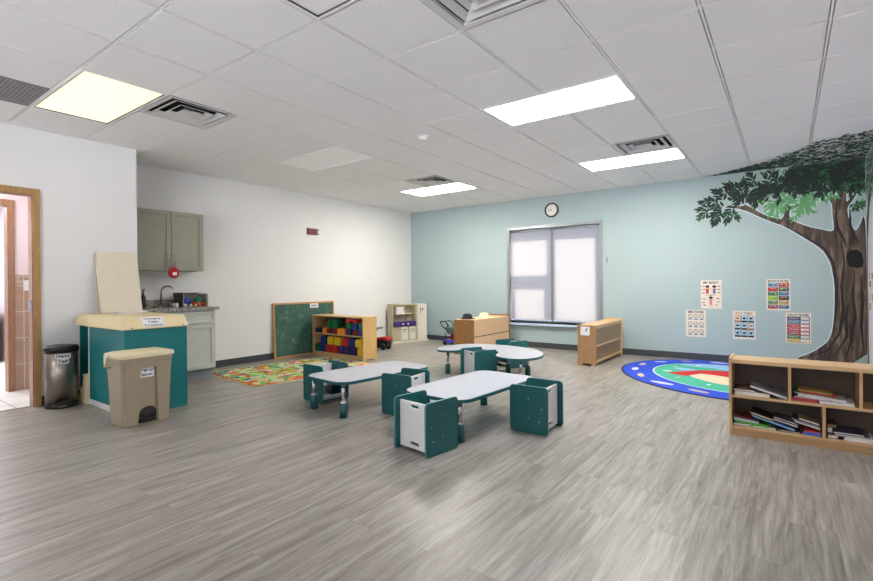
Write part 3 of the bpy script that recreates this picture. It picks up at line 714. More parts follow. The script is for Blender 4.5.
# streaks of leaves and a branch on the right-hand wall
mb=MB()
for k in range(420):
    y=YB-.01-rl.random()**1.1*1.2; top=2.70; low=2.2 if y>7.4 else 2.45
    z=rl.uniform(low,top); l_=rl.uniform(.07,.11); P=leafpoly(y,z,rl.uniform(0,2*PI),l_,l_*.38)
    P=[(min(p[0],YB-.006),min(p[1],2.73)) for p in P]; xx=XR-.0012-.001*rl.random()
    mb.add([(xx,p[0],p[1]) for p in P],[tuple(range(8))],rl.choice((0,1,2,0,4,3)))
inv(mb.build('side_wall_foliage',LG,mural))
sb=[(7.99,.105),(8.05,.5),(8.07,1.2),(8.05,1.7),(7.9,2.05),(7.6,2.4),(7.66,2.45),(7.98,2.15),(8.136,1.95),(8.136,.105)]
inv(MB().add([(XR-.0008,a,b_) for a,b_ in sb],[tuple(range(len(sb)))]).build('side_wall_trunk',bk,mural))

# ------------------------------------------------------------------ cube chairs
def chair(label,loc,rz):
    """seat opens towards +x, back panel at -x; origin on floor centre"""
    t=thing('cube_chair',label,'chair',loc,rz,'teal cube chairs round the tables')
    D,W,Hh,th=.32,.335,.37,.02
    for s in (-1,1):
        y=s*(W/2-th/2)
        prof=rrect(-D/2,0,D/2,Hh,.03,4)
        p=MB().prism(prof,-th/2+.002,th/2-.002,0,TM(0,y,0,R(90)),sidemi=1).build('side_panel',[SHTEAL,SHEDGE],t)
        b=MB()
        for bx,bz in ((-.11,.20),(.0,.12),(.0,.27),(-.09,.10)): b.lathe([(.006,0),(.006,.002),(.001,.003)],10,M=TM(bx,y+s*(th/2-.002),bz,R(-90*s)))
        b.build('bolts',CHROME,p)
    # back with two hand slots
    slot=lambda z: rrect(-.045,z-.012,.045,z+.012,.0115,4)
    MB().prism([(-.147,.02),(.147,.02),(.147,.345),(-.147,.345)],0,.016,0,TM(-D/2+.045,0,0)@Matrix.Rotation(R(90),4,'Z')@Matrix.Rotation(R(90),4,'X'),holes=[slot(.315),slot(.055)]).build('backrest',SHWHITE,t)
    MB().box((-D/2+.048,-.1475,.165),(D/2-.02,.1475,.182)).build('seat',SHWHITE,t,.002)
    MB().box((D/2-.04,-.15,.03),(D/2-.024,.15,.065)).build('front_rail',SHWHITE,t)
    return t
chair('teal cube chair nearest the camera, its white back with two slots turned to the camera',(-2.10,2.728,0),R(90-8))
chair('teal cube chair at the right end of the front table, white back facing right',(-1.645,3.615,0),R(180+1))
chair('teal cube chair between the left and front tables, at the left table\'s right side',(-2.85,3.41,0),R(180+6))
chair('teal cube chair at the left end of the left table, open seat facing the table',(-3.85,3.32,0),R(-4))
chair('teal cube chair tucked into the curve of the kidney table, pale back toward the camera',(-3.09,5.09,0),R(90-25))
chair('teal cube chair on the far side of the kidney table, partly hidden by the tabletop',(-3.17,6.13,0),R(-90-25))

# ------------------------------------------------------------------ tables
ZT=.325
def leg(t,x,y):
    l=MB().lathe([(.018,.12),(.018,ZT-.03)],16,M=TM(x,y,0)).lathe([(.03,ZT-.034),(.03,ZT-.028)],16,M=TM(x,y,0)).build('leg',CHROME,t)
    MB().lathe([(.036,.006),(.030,.13),(.026,.132),(.02,.136)],20,M=TM(x,y,0)).lathe([(.02,0),(.02,.006)],12,M=TM(x,y,0)).build('leg_sleeve',SHTEAL,l)
    MB().lathe([(.027,.132),(.027,.142),(.019,.143)],20,M=TM(x,y,0)).build('collar',SHWHITE,l)
def table(name,label,outline,loc,rz,legs):
    t=thing(name,label,'table',loc,rz,'low grey-topped activity tables')
    MB().prism(outline,ZT-.003,ZT,0).build('table_top',TOPGREY,t)
    cx=sum(p[0] for p in outline)/len(outline); cy=sum(p[1] for p in outline)/len(outline)
    MB().prism(offset2(outline,.004),ZT-.028,ZT-.003,0).build('edge_band',SHTEAL,t)
    for x,y in legs: leg(t,x,y)
    return t
def offset2(p,d):
    n=len(p); ar=sum(p[i][0]*p[(i+1)%n][1]-p[(i+1)%n][0]*p[i][1] for i in range(n)); sg=1 if ar>0 else -1; q=[]
    for i in range(n):
        a,b_,c=p[i-1],p[i],p[(i+1)%n]; nx,ny=(c[1]-a[1]),-(c[0]-a[0]); l=math.hypot(nx,ny) or 1; q.append((b_[0]+sg*nx/l*d,b_[1]+sg*ny/l*d))
    return q
def tabout(w,l):
    return rrect(-w/2,-l/2,w/2,l/2,.13,7)
LG4=[(sx*.235,sy*.505) for sx in (-1,1) for sy in (-1,1)]
table('rectangular_table','low rectangular activity table nearest the camera, grey top',tabout(.62,1.15),(-2.175,3.495,0),R(-3.5),LG4)
table('rectangular_table','low rectangular activity table on the left, next to the road rug',tabout(.60,1.15),(-3.345,3.46,0),R(-7),LG4)
kp=[(-3.67,5.04),(-3.76,5.16),(-3.80,5.34),(-3.76,5.56),(-3.66,5.75),(-3.42,5.86),(-3.12,5.89),(-2.85,5.83),(-2.60,5.70),(-2.42,5.50),(-2.33,5.27),(-2.33,5.08),(-2.40,4.94),(-2.52,4.88),(-2.66,4.89),(-2.78,4.98),(-2.85,5.14),(-2.90,5.27),(-3.03,5.35),(-3.20,5.36),(-3.34,5.30),(-3.40,5.18),(-3.46,5.07),(-3.58,5.02)]
def catmull(p,n=4):
    out=[]; m=len(p)
    for i in range(m):
        a,b_,c,d=p[i-1],p[i],p[(i+1)%m],p[(i+2)%m]
        for k in range(n):
            t=k/n; out.append(tuple(.5*((2*b_[q])+(-a[q]+c[q])*t+(2*a[q]-5*b_[q]+4*c[q]-d[q])*t*t+(-a[q]+3*b_[q]-3*c[q]+d[q])*t**3) for q in (0,1)))
    return out
kx,ky=-3.08,5.4
table('kidney_table','low kidney-shaped activity table with grey top near the window',catmull([(a-kx,b_-ky) for a,b_ in kp]),(kx,ky,0),0,[(-3.60-kx,5.16-ky),(-2.48-kx,5.02-ky),(-2.66-kx,5.58-ky),(-3.55-kx,5.66-ky),(-2.95-kx,5.60-ky)])

# ------------------------------------------------------------------ open book shelf at right
BX0,BX1,BY0,BY1,BH=-.367,.80,4.30,4.58,.578
t=thing('book_shelf','long low maple bookcase full of picture books, at the right edge','bookcase',(BX0,BY0,0))
W_=BX1-BX0; D_=BY1-BY0
def part(t,name,boxes,m,bev=.0015,lab=None):
    mb=MB()
    for a,b_ in boxes: mb.box(a,b_)
    return mb.build(name,m,t,bev,label=lab)
part(t,'side_panel',[((0,0,0),(.018,D_,BH+.012))],MAPLEV); part(t,'side_panel',[((W_-.018,0,0),(W_,D_,BH+.012))],MAPLEV)
part(t,'top_board',[((.018,.004,BH-.028),(W_-.018,D_,BH))],MAPLE)
part(t,'middle_shelf',[((.018,.006,.288),(W_-.018,D_-.01,.306))],MAPLE)
part(t,'bottom_shelf',[((.018,.006,.055),(W_-.018,D_-.01,.072))],MAPLE)
part(t,'plinth',[((.018,.01,0),(W_-.018,.028,.054))],wood('plinth_maple',(190,154,108),(170,134,90),0))
part(t,'back_panel',[((.018,D_-.01,.055),(W_-.018,D_,BH-.028))],BACKB,0)
for x in (.367,.757): part(t,'divider',[((x,.008,.306),(x+.018,D_-.01,BH-.028))],MAPLEV)
part(t,'divider',[((.56,.008,.072),(.578,D_-.01,.288))],MAPLEV)
def book(label,x,z,w,th,depth,cov,rot=0,dy=0,yaw=0,page=(232,228,220),spine=False):
    spine=spine or max(cov)-min(cov)>60
    """book lying flat, spine edge toward the camera; (x,z) lower left corner of its front face"""
    o=thing('picture_book',label,'book',(x,BY0+.03+dy,z),0,'picture books on the low bookcase'); o.rotation_euler=(0,R(rot),R(yaw))
    MB().box((0,0,0),(w,depth,.002)).box((0,0,th-.002),(w,depth,th)).build('cover',col('cover_%d_%d_%d'%cov,cov,.35),o)
    if spine: MB().box((0,-.0015,0),(w,0,th)).build('spine',col('cover_%d_%d_%d'%cov,cov,.35),o)
    MB().box((.002,.003,.002),(w-.002,depth-.003,th-.002)).build('pages',col('pages_%d_%d_%d'%page,page,.7),o)
    return o
SZ=.3065; LZ=.0725
X=lambda px:(BX0+(px-731)*.00612)
# upper left bay
book('thick cream book at the bottom of the upper left bay',-.335,SZ,.225,.030,.21,(196,190,150))
book('dark green book resting on the cream book, upper left bay',-.34,SZ+.031,.14,.014,.2,(40,52,54),0)
book('brown book on top of the upper left pile',-.318,SZ+.046,.10,.010,.17,(120,80,56),0,.02)
book('long grey book slanting down to the right in the upper left bay',-.235,SZ+.068,.236,.016,.20,(150,156,176),16.3,.0)
# upper middle bay
book('red-topped white book at the bottom left of the upper middle bay',.022,SZ,.145,.026,.2,(168,60,60))
book('thin white book at the bottom right of the upper middle bay',.178,SZ,.19,.020,.2,(214,214,222))
book('purple book low in the upper middle pile',.035,SZ+.028,.21,.010,.19,(96,60,120),2.2,.0)
book('white book lying across the upper middle pile',.055,SZ+.040,.27,.015,.2,(226,226,236),4.0,.0)
book('multicoloured green book upper in the middle pile',.035,SZ+.056,.215,.009,.18,(60,120,74),4.0,.01)
book('red book near the top of the upper middle pile',.07,SZ+.0655,.20,.009,.17,(176,44,48),4.0,.01)
book('yellow-edged top book of the upper middle pile',.06,SZ+.0765,.19,.008,.16,(190,160,80),4.0,.02)
# lower left bay: slanting spread
book('black book flat at the bottom left of the lower left bay',-.34,LZ,.11,.018,.2,(30,32,34))
book('bright green book in the lower left bay',-.335,LZ+.026,.22,.016,.2,(84,170,60),5,.0)
book('pale blue book above the bright green one',-.34,LZ+.044,.16,.013,.19,(150,180,200),5,.0)
book('dark red book topping the lower left corner pile',-.335,LZ+.060,.12,.012,.18,(110,40,36),5,.01)
book('teal grey book lying flat beside the black one',-.215,LZ,.14,.013,.2,(130,150,150))
book('cream-edged black book slanting high in the lower left bay',-.235,LZ+.103,.15,.015,.2,(36,34,32),15,.0,0,(222,206,166))
book('long light blue book slanting to the shelf middle',-.225,LZ+.083,.27,.012,.2,(120,160,206),15,.0)
book('black and white book lying flat in the middle of the lower bay',-.06,LZ,.13,.010,.2,(44,44,50))
book('grey book slanting beside the blue one',-.09,LZ+.078,.15,.012,.19,(120,120,124),15,.0)
book('dark grey book leaning above the grey one',-.085,LZ+.094,.14,.010,.18,(70,72,78),15,.0)
book('blue and red patterned book flat by the divider',.085,LZ,.10,.022,.2,(70,100,190))
book('red book flat on the patterned one by the divider',.09,LZ+.023,.092,.008,.19,(200,60,64))
book('white book slanting by the divider',.035,LZ+.082,.15,.010,.2,(230,230,234),14,.0)
book('navy book slanting above the white one by the divider',.02,LZ+.100,.16,.008,.18,(50,54,96),14,.0)
book('tan topmost book slanting toward the divider',.06,LZ+.103,.12,.014,.18,(150,136,110),14,.0)
# lower right bay
book('thick white book at the bottom of the lower right bay',.275,LZ,.19,.026,.2,(236,236,240))
book('grey book second from the bottom in the lower right bay',.262,LZ+.027,.185,.010,.2,(110,106,112),0,-.0)
book('dark purple book on top of the lower right pile',.255,LZ+.038,.16,.013,.19,(60,52,80),0,0)
o=book('small patterned book standing tilted beside the lower divider',.222,LZ+.001,.09,.024,.12,(90,70,50),0,.0)
book('brown and yellow patterned book on the small one beside the divider',.222,LZ+.064,.05,.02,.12,(140,112,70),0,.05)
book('blue-grey book propped beside the lower divider',.222,LZ+.026,.03,.037,.15,(50,60,80),0,.05)

# ------------------------------------------------------------------ low cabinets by the window
def low_cab(name,label,loc,W,D,Hc,end_m,panel_m,rail_m,dark_line):
    """runs along +y from the origin; end faces -y, panelled side faces +x"""
    t=thing(name,label,'cabinet',loc)
    part(t,'end_panel',[((0,0,.03),(W,.018,Hc))],end_m)
    part(t,'foot_rail',[((0,.0,0),(.07,.018,.03)),((W-.07,.0,0),(W,.018,.03))],end_m)
    part(t,'end_panel',[((-.005,D-.02,0),(W+.012,D,Hc+.025))],end_m if dark_line else rail_m)
    part(t,'top_board',[((0,.018,Hc-.02),(W,D-.02,Hc))],rail_m)
    part(t,'back_panel',[((W-.022,.018,.03),(W-.016,D-.02,Hc-.02))] if dark_line else [((W-.02,.018,.03),(W-.010,D-.02,Hc-.02))],BACKB if dark_line else panel_m,0)  # dark_line: backing coloured dark to stand in for shadow in the panel gap
    part(t,'back_panel',[((0.0,.018,.03),(.01,D-.02,Hc-.02))],panel_m,0)
    if dark_line:
        part(t,'side_panel',[((W-.014,.02,.304),(W,D-.022,Hc-.022))],panel_m); part(t,'side_panel',[((W-.014,.02,.04),(W,D-.022,.288))],panel_m)
    else:
        part(t,'rail',[((W-.010,.018,.27),(W+.004,D-.02,.292))],rail_m); part(t,'rail',[((W-.010,.018,.05),(W+.004,D-.02,.075))],rail_m)
        part(t,'rail',[((W-.010,.018,Hc-.05),(W+.001,D-.02,Hc-.02))],rail_m)
    return t
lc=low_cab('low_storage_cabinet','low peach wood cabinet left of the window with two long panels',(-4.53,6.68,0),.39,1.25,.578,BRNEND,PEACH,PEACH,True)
rc=low_cab('low_storage_cabinet','low tan wood cabinet with a paper label, at the right side of the window',(-2.425,6.72,0),.262,1.28,.575,wood('tan_maple_end',(182,144,104),(162,124,84),2),TANP,MAPLE,False)
p=MB().prism(rrect(.045,.43,.175,.555,.014),0,.002,0,TM(0,0,0,R(90))).build('paper_label',PAPER,rc)
MB().prism([(.115,.48),(.128,.487),(.142,.52),(.15,.54),(.14,.542),(.13,.525),(.118,.50)],0,.001,0,TM(0,-.002,0,R(90))).build('marker_picture',mat('plum_ink',(70,44,90),.6),p)

# things on and behind the peach cabinet
t=thing('toy_bowler_hat','black toy hat on the near end of the peach cabinet','hat',(-4.40,6.90,.578))
MB().lathe([(.13,.0),(.135,.006),(.09,.012),(.088,.03),(.075,.07),(.05,.088),(.001,.095)],28).build('crown_and_brim',mat('black_felt',(24,26,30),.8),t)
t=thing('toy_sun_hat','cream toy hat beside the black hat on the peach cabinet','hat',(-4.28,7.25,.578))
MB().lathe([(.14,.0),(.142,.005),(.085,.012),(.082,.04),(.07,.075),(.04,.09),(.001,.094)],28).build('crown_and_brim',mat('cream_felt',(226,222,178),.8),t)
t=thing('toy_shopping_cart','toy shopping cart with black handle, grey basket and blue base behind the peach cabinet','toy cart',(-5.20,7.66,0),R(0))
mb=MB(); mb.box((-.17,-.13,.05),(.19,.13,.10)); mb.build('base_tray',mat('violet_blue_plastic',(70,74,190),.4),t,.01)
MB().box((-.05,-.05,.10),(.05,.05,.22)).build('column',mat('dark_red_plastic',(150,26,34),.4),t,.008)
mb=MB(); 
def frust(mb,a,b_,z0,z1):
    mb.add([(a[0],a[1],z0),(a[2],a[1],z0),(a[2],a[3],z0),(a[0],a[3],z0),(b_[0],b_[1],z1),(b_[2],b_[1],z1),(b_[2],b_[3],z1),(b_[0],b_[3],z1)],[(0,3,2,1),(0,1,5,4),(1,2,6,5),(2,3,7,6),(3,0,4,7),(4,5,6,7)])
frust(mb,(-.09,-.09,.12,.09),(-.15,-.13,.21,.13),.215,.345); mb.build('basket',mat('smoky_green_plastic',(84,104,104),.4),t,.01)
mb=MB(); mb.tube([(-.13,-.09,.30),(-.20,-.10,.36),(-.25,-.10,.44),(-.20,-.10,.455),(-.10,-.10,.44),(-.07,-.10,.36),(-.09,-.09,.32)],.011,8); mb.tube([(-.13,.09,.30),(-.20,.10,.36),(-.25,.10,.44),(-.20,.10,.455),(-.10,.10,.44),(-.07,.10,.36),(-.09,.09,.32)],.011,8)
mb.tube([(-.25,-.10,.44),(-.25,.10,.44)],.012,8); mb.tube([(-.14,-.1,.23),(-.08,-.1,.14),(-.14,-.11,.1)],.01,8); mb.tube([(-.14,.1,.23),(-.08,.1,.14),(-.14,.11,.1)],.01,8); mb.build('handle',BLACKP,t)
for sx in (-.12,.14):
    for sy in (-.13,.13): MB().lathe([(.04,-.012),(.042,0),(.04,.012)],16,M=TM(sx,sy,.042,R(90))).build('wheel',BLACKP,t)
t=thing('toy_handbag','small dark pink toy peeking out above the shopping cart','toy',(-4.96,7.66,.345)) if False else None
t=thing('toy_telephone','dark pink toy held up beside the near end of the peach cabinet','toy',(-5.0,7.68,.3455))
MB().box((-.045,-.06,0),(.045,.06,.07)).build('body',mat('dark_pink_plastic',(130,40,80),.4),t,.015)
MB().tube([(-.06,0,.125),(-.03,0,.135),(.03,0,.135),(.06,0,.125)],[.022,.014,.014,.022],10).tube([(0,0,.06),(0,0,.128)],.012,8).build('handset',mat('crimson_plastic',(160,44,70),.4),t)

# ------------------------------------------------------------------ play kitchen
KC=mat('play_kitchen_tan',(190,178,150),.5,var=.04); KW=mat('play_kitchen_cream',(224,220,206),.45,var=.02); KP=mat('play_kitchen_purple',(70,50,126),.4)
ka=math.atan2(.935,.355)
t=thing('play_kitchen','cream and purple toy kitchen with refrigerator in the far left corner','toy kitchen',(-6.335,7.185,0),ka)
KL,KD=.84,.25
MB().prism(rrect(0,-.02,KL,KD,.03),0,.035).build('base',KW,t)
part(t,'back_panel',[((.02,KD-.05,.035),(.56,KD,.76))],KC,.006)
part(t,'side_panel',[((.0,0.03,.035),(.03,KD,.76))],KC,.006); part(t,'side_panel',[((.535,0.02,.035),(.56,KD,.76))],KC,.006)
part(t,'top_board',[((.0,.06,.745),(.56,KD,.775))],KC,.006)
part(t,'lower_cabinet',[((.03,.03,.035),(.535,KD-.05,.33))],KC,.004)
ct=part(t,'counter',[((.03,-.01,.33),(.535,KD-.05,.42))],KP,.01)
MB().lathe([(.018,0),(.018,.012)],12,M=TM(.22,-.01,.375,R(90))).lathe([(.018,0),(.018,.012)],12,M=TM(.34,-.01,.375,R(90))).build('knobs',SHWHITE,ct)
for x in (.19,.385):
    d=part(t,'cabinet_door',[((x,.005,.05),(x+.155 if x<.3 else x+.14,.03,.315))],KW,.008)
    MB().box((x+.03,-.012,.255),(x+.115,.005,.27)).box((x+.03,-.008,.215),(x+.115,.005,.223)).build('handle',GREYP,d)
mw=part(t,'microwave',[((.10,.045,.56),(.30,KD-.05,.72))],KW,.012)
MB().box((.12,.04,.585),(.25,.045,.70)).build('door',SHWHITE,mw,.002); MB().lathe([(.01,0),(.01,.01)],10,M=TM(.275,.045,.67,R(90))).build('knob',BLACKP,mw)
MB().tube([(.40,KD-.07,.42),(.40,KD-.07,.50),(.40,KD-.09,.53),(.40,KD-.13,.52),(.40,KD-.14,.49)],.010,8).build('faucet',GREYP,t)
part(t,'shelf',[((.30,.10,.56),(.535,KD-.05,.575))],KC,.003)
fr=part(t,'refrigerator',[((.575,.0,.035),(.80,KD,.77))],KW,.012)
part(fr,'door',[((.60,-.018,.06),(.785,.0,.75))],KW,.008)
MB().box((.62,-.034,.58),(.635,-.018,.70)).build('handle',GREYP,fr,.003); MB().lathe([(.018,0),(.018,.01)],12,M=TM(.68,-.018,.66,R(90))).build('dispenser',BLACKP,fr)

# ------------------------------------------------------------------ ride-on toy half hidden behind the block shelf
t=thing('ride_on_toy','ride-on toy with red seat and black body beside the block shelf','ride-on toy',(-5.98,6.41,0),R(10)); t.scale=(.82,.82,.82)
mb=MB(); mb.prism(smooth_loop([(-.20,.05),(.22,.05),(.26,.12),(.25,.20),(.1,.24),(-.1,.22),(-.22,.18)],2),-.09,.09,0,TM(0,0,0,R(90))); mb.build('body',BLACKP,t,.01)
mb=MB(); mb.prism(smooth_loop([(-.12,.225),(.08,.235),(.25,.205),(.29,.235),(.26,.275),(.08,.285),(-.10,.25)],2),-.10,.10,0,TM(0,0,0,R(90))); mb.build('seat',RED,t,.01)
for sx in (-.12,.16):
    for sy in (-.11,.11): MB().lathe([(.03,-.018),(.07,-.018),(.075,0),(.07,.018),(.03,.018)],20,M=TM(sx,sy,.075,R(90))).build('wheel',BLACKP if sx>0 else GREYP,t)
MB().tube([(-.10,0,.23),(-.09,0,.42),(-.04,0,.46)],.018,10).build('steering_column',BLACKP,t)
MB().tube([(-.02,-.14,.47),(-.02,.14,.47)],.026,12).build('handlebar',GREYP,t)

# ------------------------------------------------------------------ block shelf
sx0,sy0=-6.50,5.315; sang=math.atan2(5.246-5.32,-5.26+6.525); SW=1.275; SD=.285; SH=.676
t=thing('block_shelf','pale maple two-shelf unit filled with coloured building blocks','shelf',(sx0,sy0,0),sang)
part(t,'side_panel',[((0,0,0),(.018,SD,SH))],MAPLEV)
mb=MB().prism([(0,0),(.05,0),(.08,.025),(SD-.08,.025),(SD-.05,0),(SD,0),(SD,SH+.002),(0,SH+.002)],0,.018,0,TM(SW-.018,0,0)@Matrix.Rotation(R(90),4,'Z')@Matrix.Rotation(R(90),4,'X'))
sp=mb.build('side_panel',wood('honey_maple',(226,188,126),(208,168,106),2),t,.0015)
mb=MB()
for yy in (.04,SD-.05):
    for zz in (.655,.34,.04): mb.lathe([(.006,0),(.006,.002)],10,M=TM(SW,yy,zz,0,R(90)))
mb.build('screws',GREYP,sp)
part(t,'top_board',[((.018,0,SH-.022),(SW-.018,SD,SH))],MAPLE); part(t,'middle_shelf',[((.018,.004,.362),(SW-.018,SD-.01,.380))],MAPLE)
part(t,'bottom_shelf',[((.018,.004,.05),(SW-.018,SD-.01,.068))],MAPLE); part(t,'plinth',[((.018,.008,0),(SW-.018,.024,.05))],MAPLE)
part(t,'back_panel',[((.018,SD-.01,.05),(SW-.018,SD,SH-.022))],BACKB,0)
BC={'green':(30,112,72),'blue':(28,56,140),'yellow':(226,188,40),'red':(196,44,38),'purple':(52,32,104),'navy':(30,34,92),'orange':(236,142,40),'dark red':(122,26,32)}
rotS=Matrix.Rotation(sang,4,'Z')
def block(colr,x,z,w,h,label,yy=.02,dep=.13,arch=False):
    P=Vector((sx0,sy0,0))+(rotS@Vector((x,yy,z)))
    o=thing('building_block',label,'toy block',tuple(P),sang,'toy building blocks on the block shelf')
    m=mat(colr.replace(' ','_')+'_block_plastic',BC[colr],.35,var=.04)
    if arch:
        pr=[(0,0),(w*.28,0)]+[(w*.5-w*.22*math.cos(PI*k/8),h*.6*math.sin(PI*k/8)) for k in range(9)]+[(w*.72,0),(w,0),(w,h),(0,h)]
        MB().prism(pr,-dep,0,0,TM(0,0,0,R(90))).build('body',m,o,.003)
    else: MB().box((0,0,0),(w,dep,h)).build('body',m,o,.004)
    mb=MB(); n=3 if w>.2 else 2
    for a in range(n):
        for c in range(2): mb.lathe([(.022,0),(.022,.011),(.019,.013)],12,M=TM(w*(a+.5)/n,dep*(c+.5)/2,h))
    mb.build('studs',m,o)
bw=.128; bhh=.118
u=lambda v:.022+(v-120)*(SW-.04)/430
zb=.0685; zs=.3805; z2=zb+bhh+.0135
for k,(v,c,l_) in enumerate([(128,'green','green block at the left end of the bottom layer'),(181,'blue','blue block second in the bottom layer'),(227,'red','left red block of the bottom layer'),(279,'red','right red block of the bottom layer'),(338,'purple','purple block right of the reds in the bottom layer'),(388,'navy','navy block in the bottom layer between two purple ones'),(443,'purple','purple block nearest the yellow in the bottom layer'),(500,'yellow','yellow block at the right end of the bottom layer')]):
    block(c,u(v),zb,bw,bhh,l_)
for v,c,l_ in [(181,'blue','blue block in the upper layer of the lower shelf, at the left'),(243,'yellow','left yellow block of the upper layer on the lower shelf'),(305,'yellow','second yellow block of the upper layer on the lower shelf'),(373,'red','bright red block of the upper layer on the lower shelf'),(430,'blue','blue block right of the bright red one on the lower shelf'),(483,'yellow','yellow block at the right of the upper layer on the lower shelf')]:
    block(c,u(v),z2,bw+.012,bhh,l_)
s6=.06
for v,c,dz,w_,h_,l_ in [(133,'navy',0,.15,.065,'low navy block at the left end of the upper shelf'),(198,'orange',0,.105,.075,'small orange block on the upper shelf, the left one'),
    (240,'dark red',0,.09,.075,'dark red block under a green one, left part of the upper shelf'),(240,'green',.089,.09,.085,'green block on a dark red one, second green from the left of the upper shelf'),
    (285,'dark red',0,.115,.08,'dark red block below the tallest green block'),(285,'green',.094,.135,.125,'tallest green block on the upper shelf'),
    (332,'orange',0,.19,.085,'wide orange studded block on the upper shelf'),
    (412,'navy',0,.115,.09,'navy block under the left side of the red arch'),(412,'green',.104,.105,.07,'green block under the left side of the red arch'),
    (465,'dark red',0,.10,.075,'red block under the right side of the arch'),(465,'blue',.089,.105,.085,'blue block under the right side of the arch'),
    (512,'blue',0,.085,.09,'blue block at the right end of the upper shelf'),(512,'green',.104,.085,.095,'green block at the right end of the upper shelf')]:
    block(c,u(v),zs+dz,w_,h_,l_,.015,.11)
block('red',u(168),zs,.11,.095,'red block at the back left of the upper shelf',.135,.11); block('green',u(196),zs+.1085,.11,.10,'green block at the back left above the red one',.135,.11)
block('navy',u(372),zs,.08,.19,'tall navy block standing behind the orange one',.135,.11)
block('red',u(410),zs+.193,.26,.052,'red arch block bridging the right of the upper shelf',.015,.11,True)

# ------------------------------------------------------------------ chalkboard
t=thing('chalkboard','wood-framed green chalkboard leaning on the white wall behind the block shelf','chalkboard',(-6.572,4.615,0))
t.rotation_euler=(0,R(-2.4),0)
cb,nt,b=newmat('chalky_green_board'); L=nt.links.new
tc=N(nt,'ShaderNodeTexCoord'); no=N(nt,'ShaderNodeTexNoise'); no.inputs['Scale'].default_value=4; no.inputs['Detail'].default_value=6; no.inputs['Distortion'].default_value=2.5; no.inputs['Roughness'].default_value=.7
L(tc.outputs['Object'],no.inputs['Vector']); r=N(nt,'ShaderNodeValToRGB'); e=r.color_ramp.elements; e[0].position=.5; e[0].color=s2l((52,92,78))+(1,); e[1].position=.9; e[1].color=s2l((112,146,132))+(1,)
L(no.outputs['Fac'],r.inputs[0]); L(r.outputs[0],b.inputs['Base Color']); b.inputs['Roughness'].default_value=.7
BW=1.27; BHh=.89
MB().box((-.012,.02,.02),(-.002,BW-.02,BHh-.02)).build('board',cb,t)
FRW=wood('orange_oak_frame',(206,156,104),(184,132,82),2)
part(t,'frame_rail',[((-.02,0,BHh-.028),(.008,BW,BHh))],FRW); part(t,'frame_rail',[((-.02,0,0),(.008,BW,.028))],FRW)
part(t,'frame_post',[((-.02,0,.028),(.008,.03,BHh-.028))],FRW); part(t,'frame_post',[((-.02,BW-.03,.028),(.008,BW,BHh-.028))],FRW)
rl2=random.Random(5); mb=MB()
for k in range(16):
    y=rl2.uniform(.1,.75); z=rl2.uniform(.15,.75); pts=[(-.0012,y,z)]
    for q in range(5): pts.append((-.0012,pts[-1][1]+rl2.uniform(-.03,.04),pts[-1][2]+rl2.uniform(-.06,.04)))
    mb.tube(pts,.0012,4)
mb.build('chalk_scribbles',mat('chalk_white',(196,208,200),.9),t)
mb=MB(); mb.box((-.001,.74,.785),(.002,.92,.865)); n_=mb.build('paper_note',PAPER,t)
mb=MB()
for k in range(4): mb.box((.002,.77+k*.03,.80+.01*(k%2)),(.0025,.79+k*.03,.84),0)
mb.build('note_scribbles',mat('grey_ink',(130,130,136),.7),n_)

# ------------------------------------------------------------------ rugs
RUGM=[]
rm,nt,b=newmat('road_map_rug'); L=nt.links.new
tc=N(nt,'ShaderNodeTexCoord')
v=N(nt,'ShaderNodeTexVoronoi'); v.inputs['Scale'].default_value=11; L(tc.outputs['Object'],v.inputs['Vector'])
sp_=N(nt,'ShaderNodeSeparateColor'); L(v.outputs['Color'],sp_.inputs[0])
r=N(nt,'ShaderNodeValToRGB'); r.color_ramp.interpolation='CONSTANT'; e=r.color_ramp.elements
cs=[(112,186,60),(214,206,186),(196,70,44),(120,196,70),(226,160,60),(58,66,160),(96,170,54),(190,190,180),(150,204,84),(206,90,50),(110,180,70)]
e[0].color=s2l(cs[0])+(1,); e[1].position=1/len(cs); e[1].color=s2l(cs[1])+(1,)
for i,c in enumerate(cs[2:]): x=e.new((i+2)/len(cs)); x.color=s2l(c)+(1,)
L(sp_.outputs[0],r.inputs[0])
v2=N(nt,'ShaderNodeTexVoronoi'); v2.inputs['Scale'].default_value=19; L(tc.outputs['Object'],v2.inputs['Vector'])
sp2=N(nt,'ShaderNodeSeparateColor'); L(v2.outputs['Color'],sp2.inputs[0])
th=N(nt,'ShaderNodeMath',operation='GREATER_THAN'); th.inputs[1].default_value=.72; L(sp2.outputs[1],th.inputs[0])
r4=N(nt,'ShaderNodeValToRGB'); r4.color_ramp.interpolation='CONSTANT'; e=r4.color_ramp.elements; e[0].color=s2l((60,54,120))+(1,); e[1].position=.3; e[1].color=s2l((214,70,50))+(1,); x=e.new(.6); x.color=s2l((230,190,80))+(1,); x=e.new(.8); x.color=s2l((210,210,200))+(1,)
L(sp2.outputs[0],r4.inputs[0])
mx=N(nt,'ShaderNodeMix',data_type='RGBA'); L(th.outputs[0],mx.inputs[0]); L(r.outputs[0],mx.inputs[6]); L(r4.outputs[0],mx.inputs[7]); L(mx.outputs[2],b.inputs['Base Color']); b.inputs['Roughness'].default_value=.95
t=thing('road_map_rug','rectangular rug with bright green and orange road map pattern by the white wall','rug',(-4.955,3.225,0),R(90-5.8)+R(0))
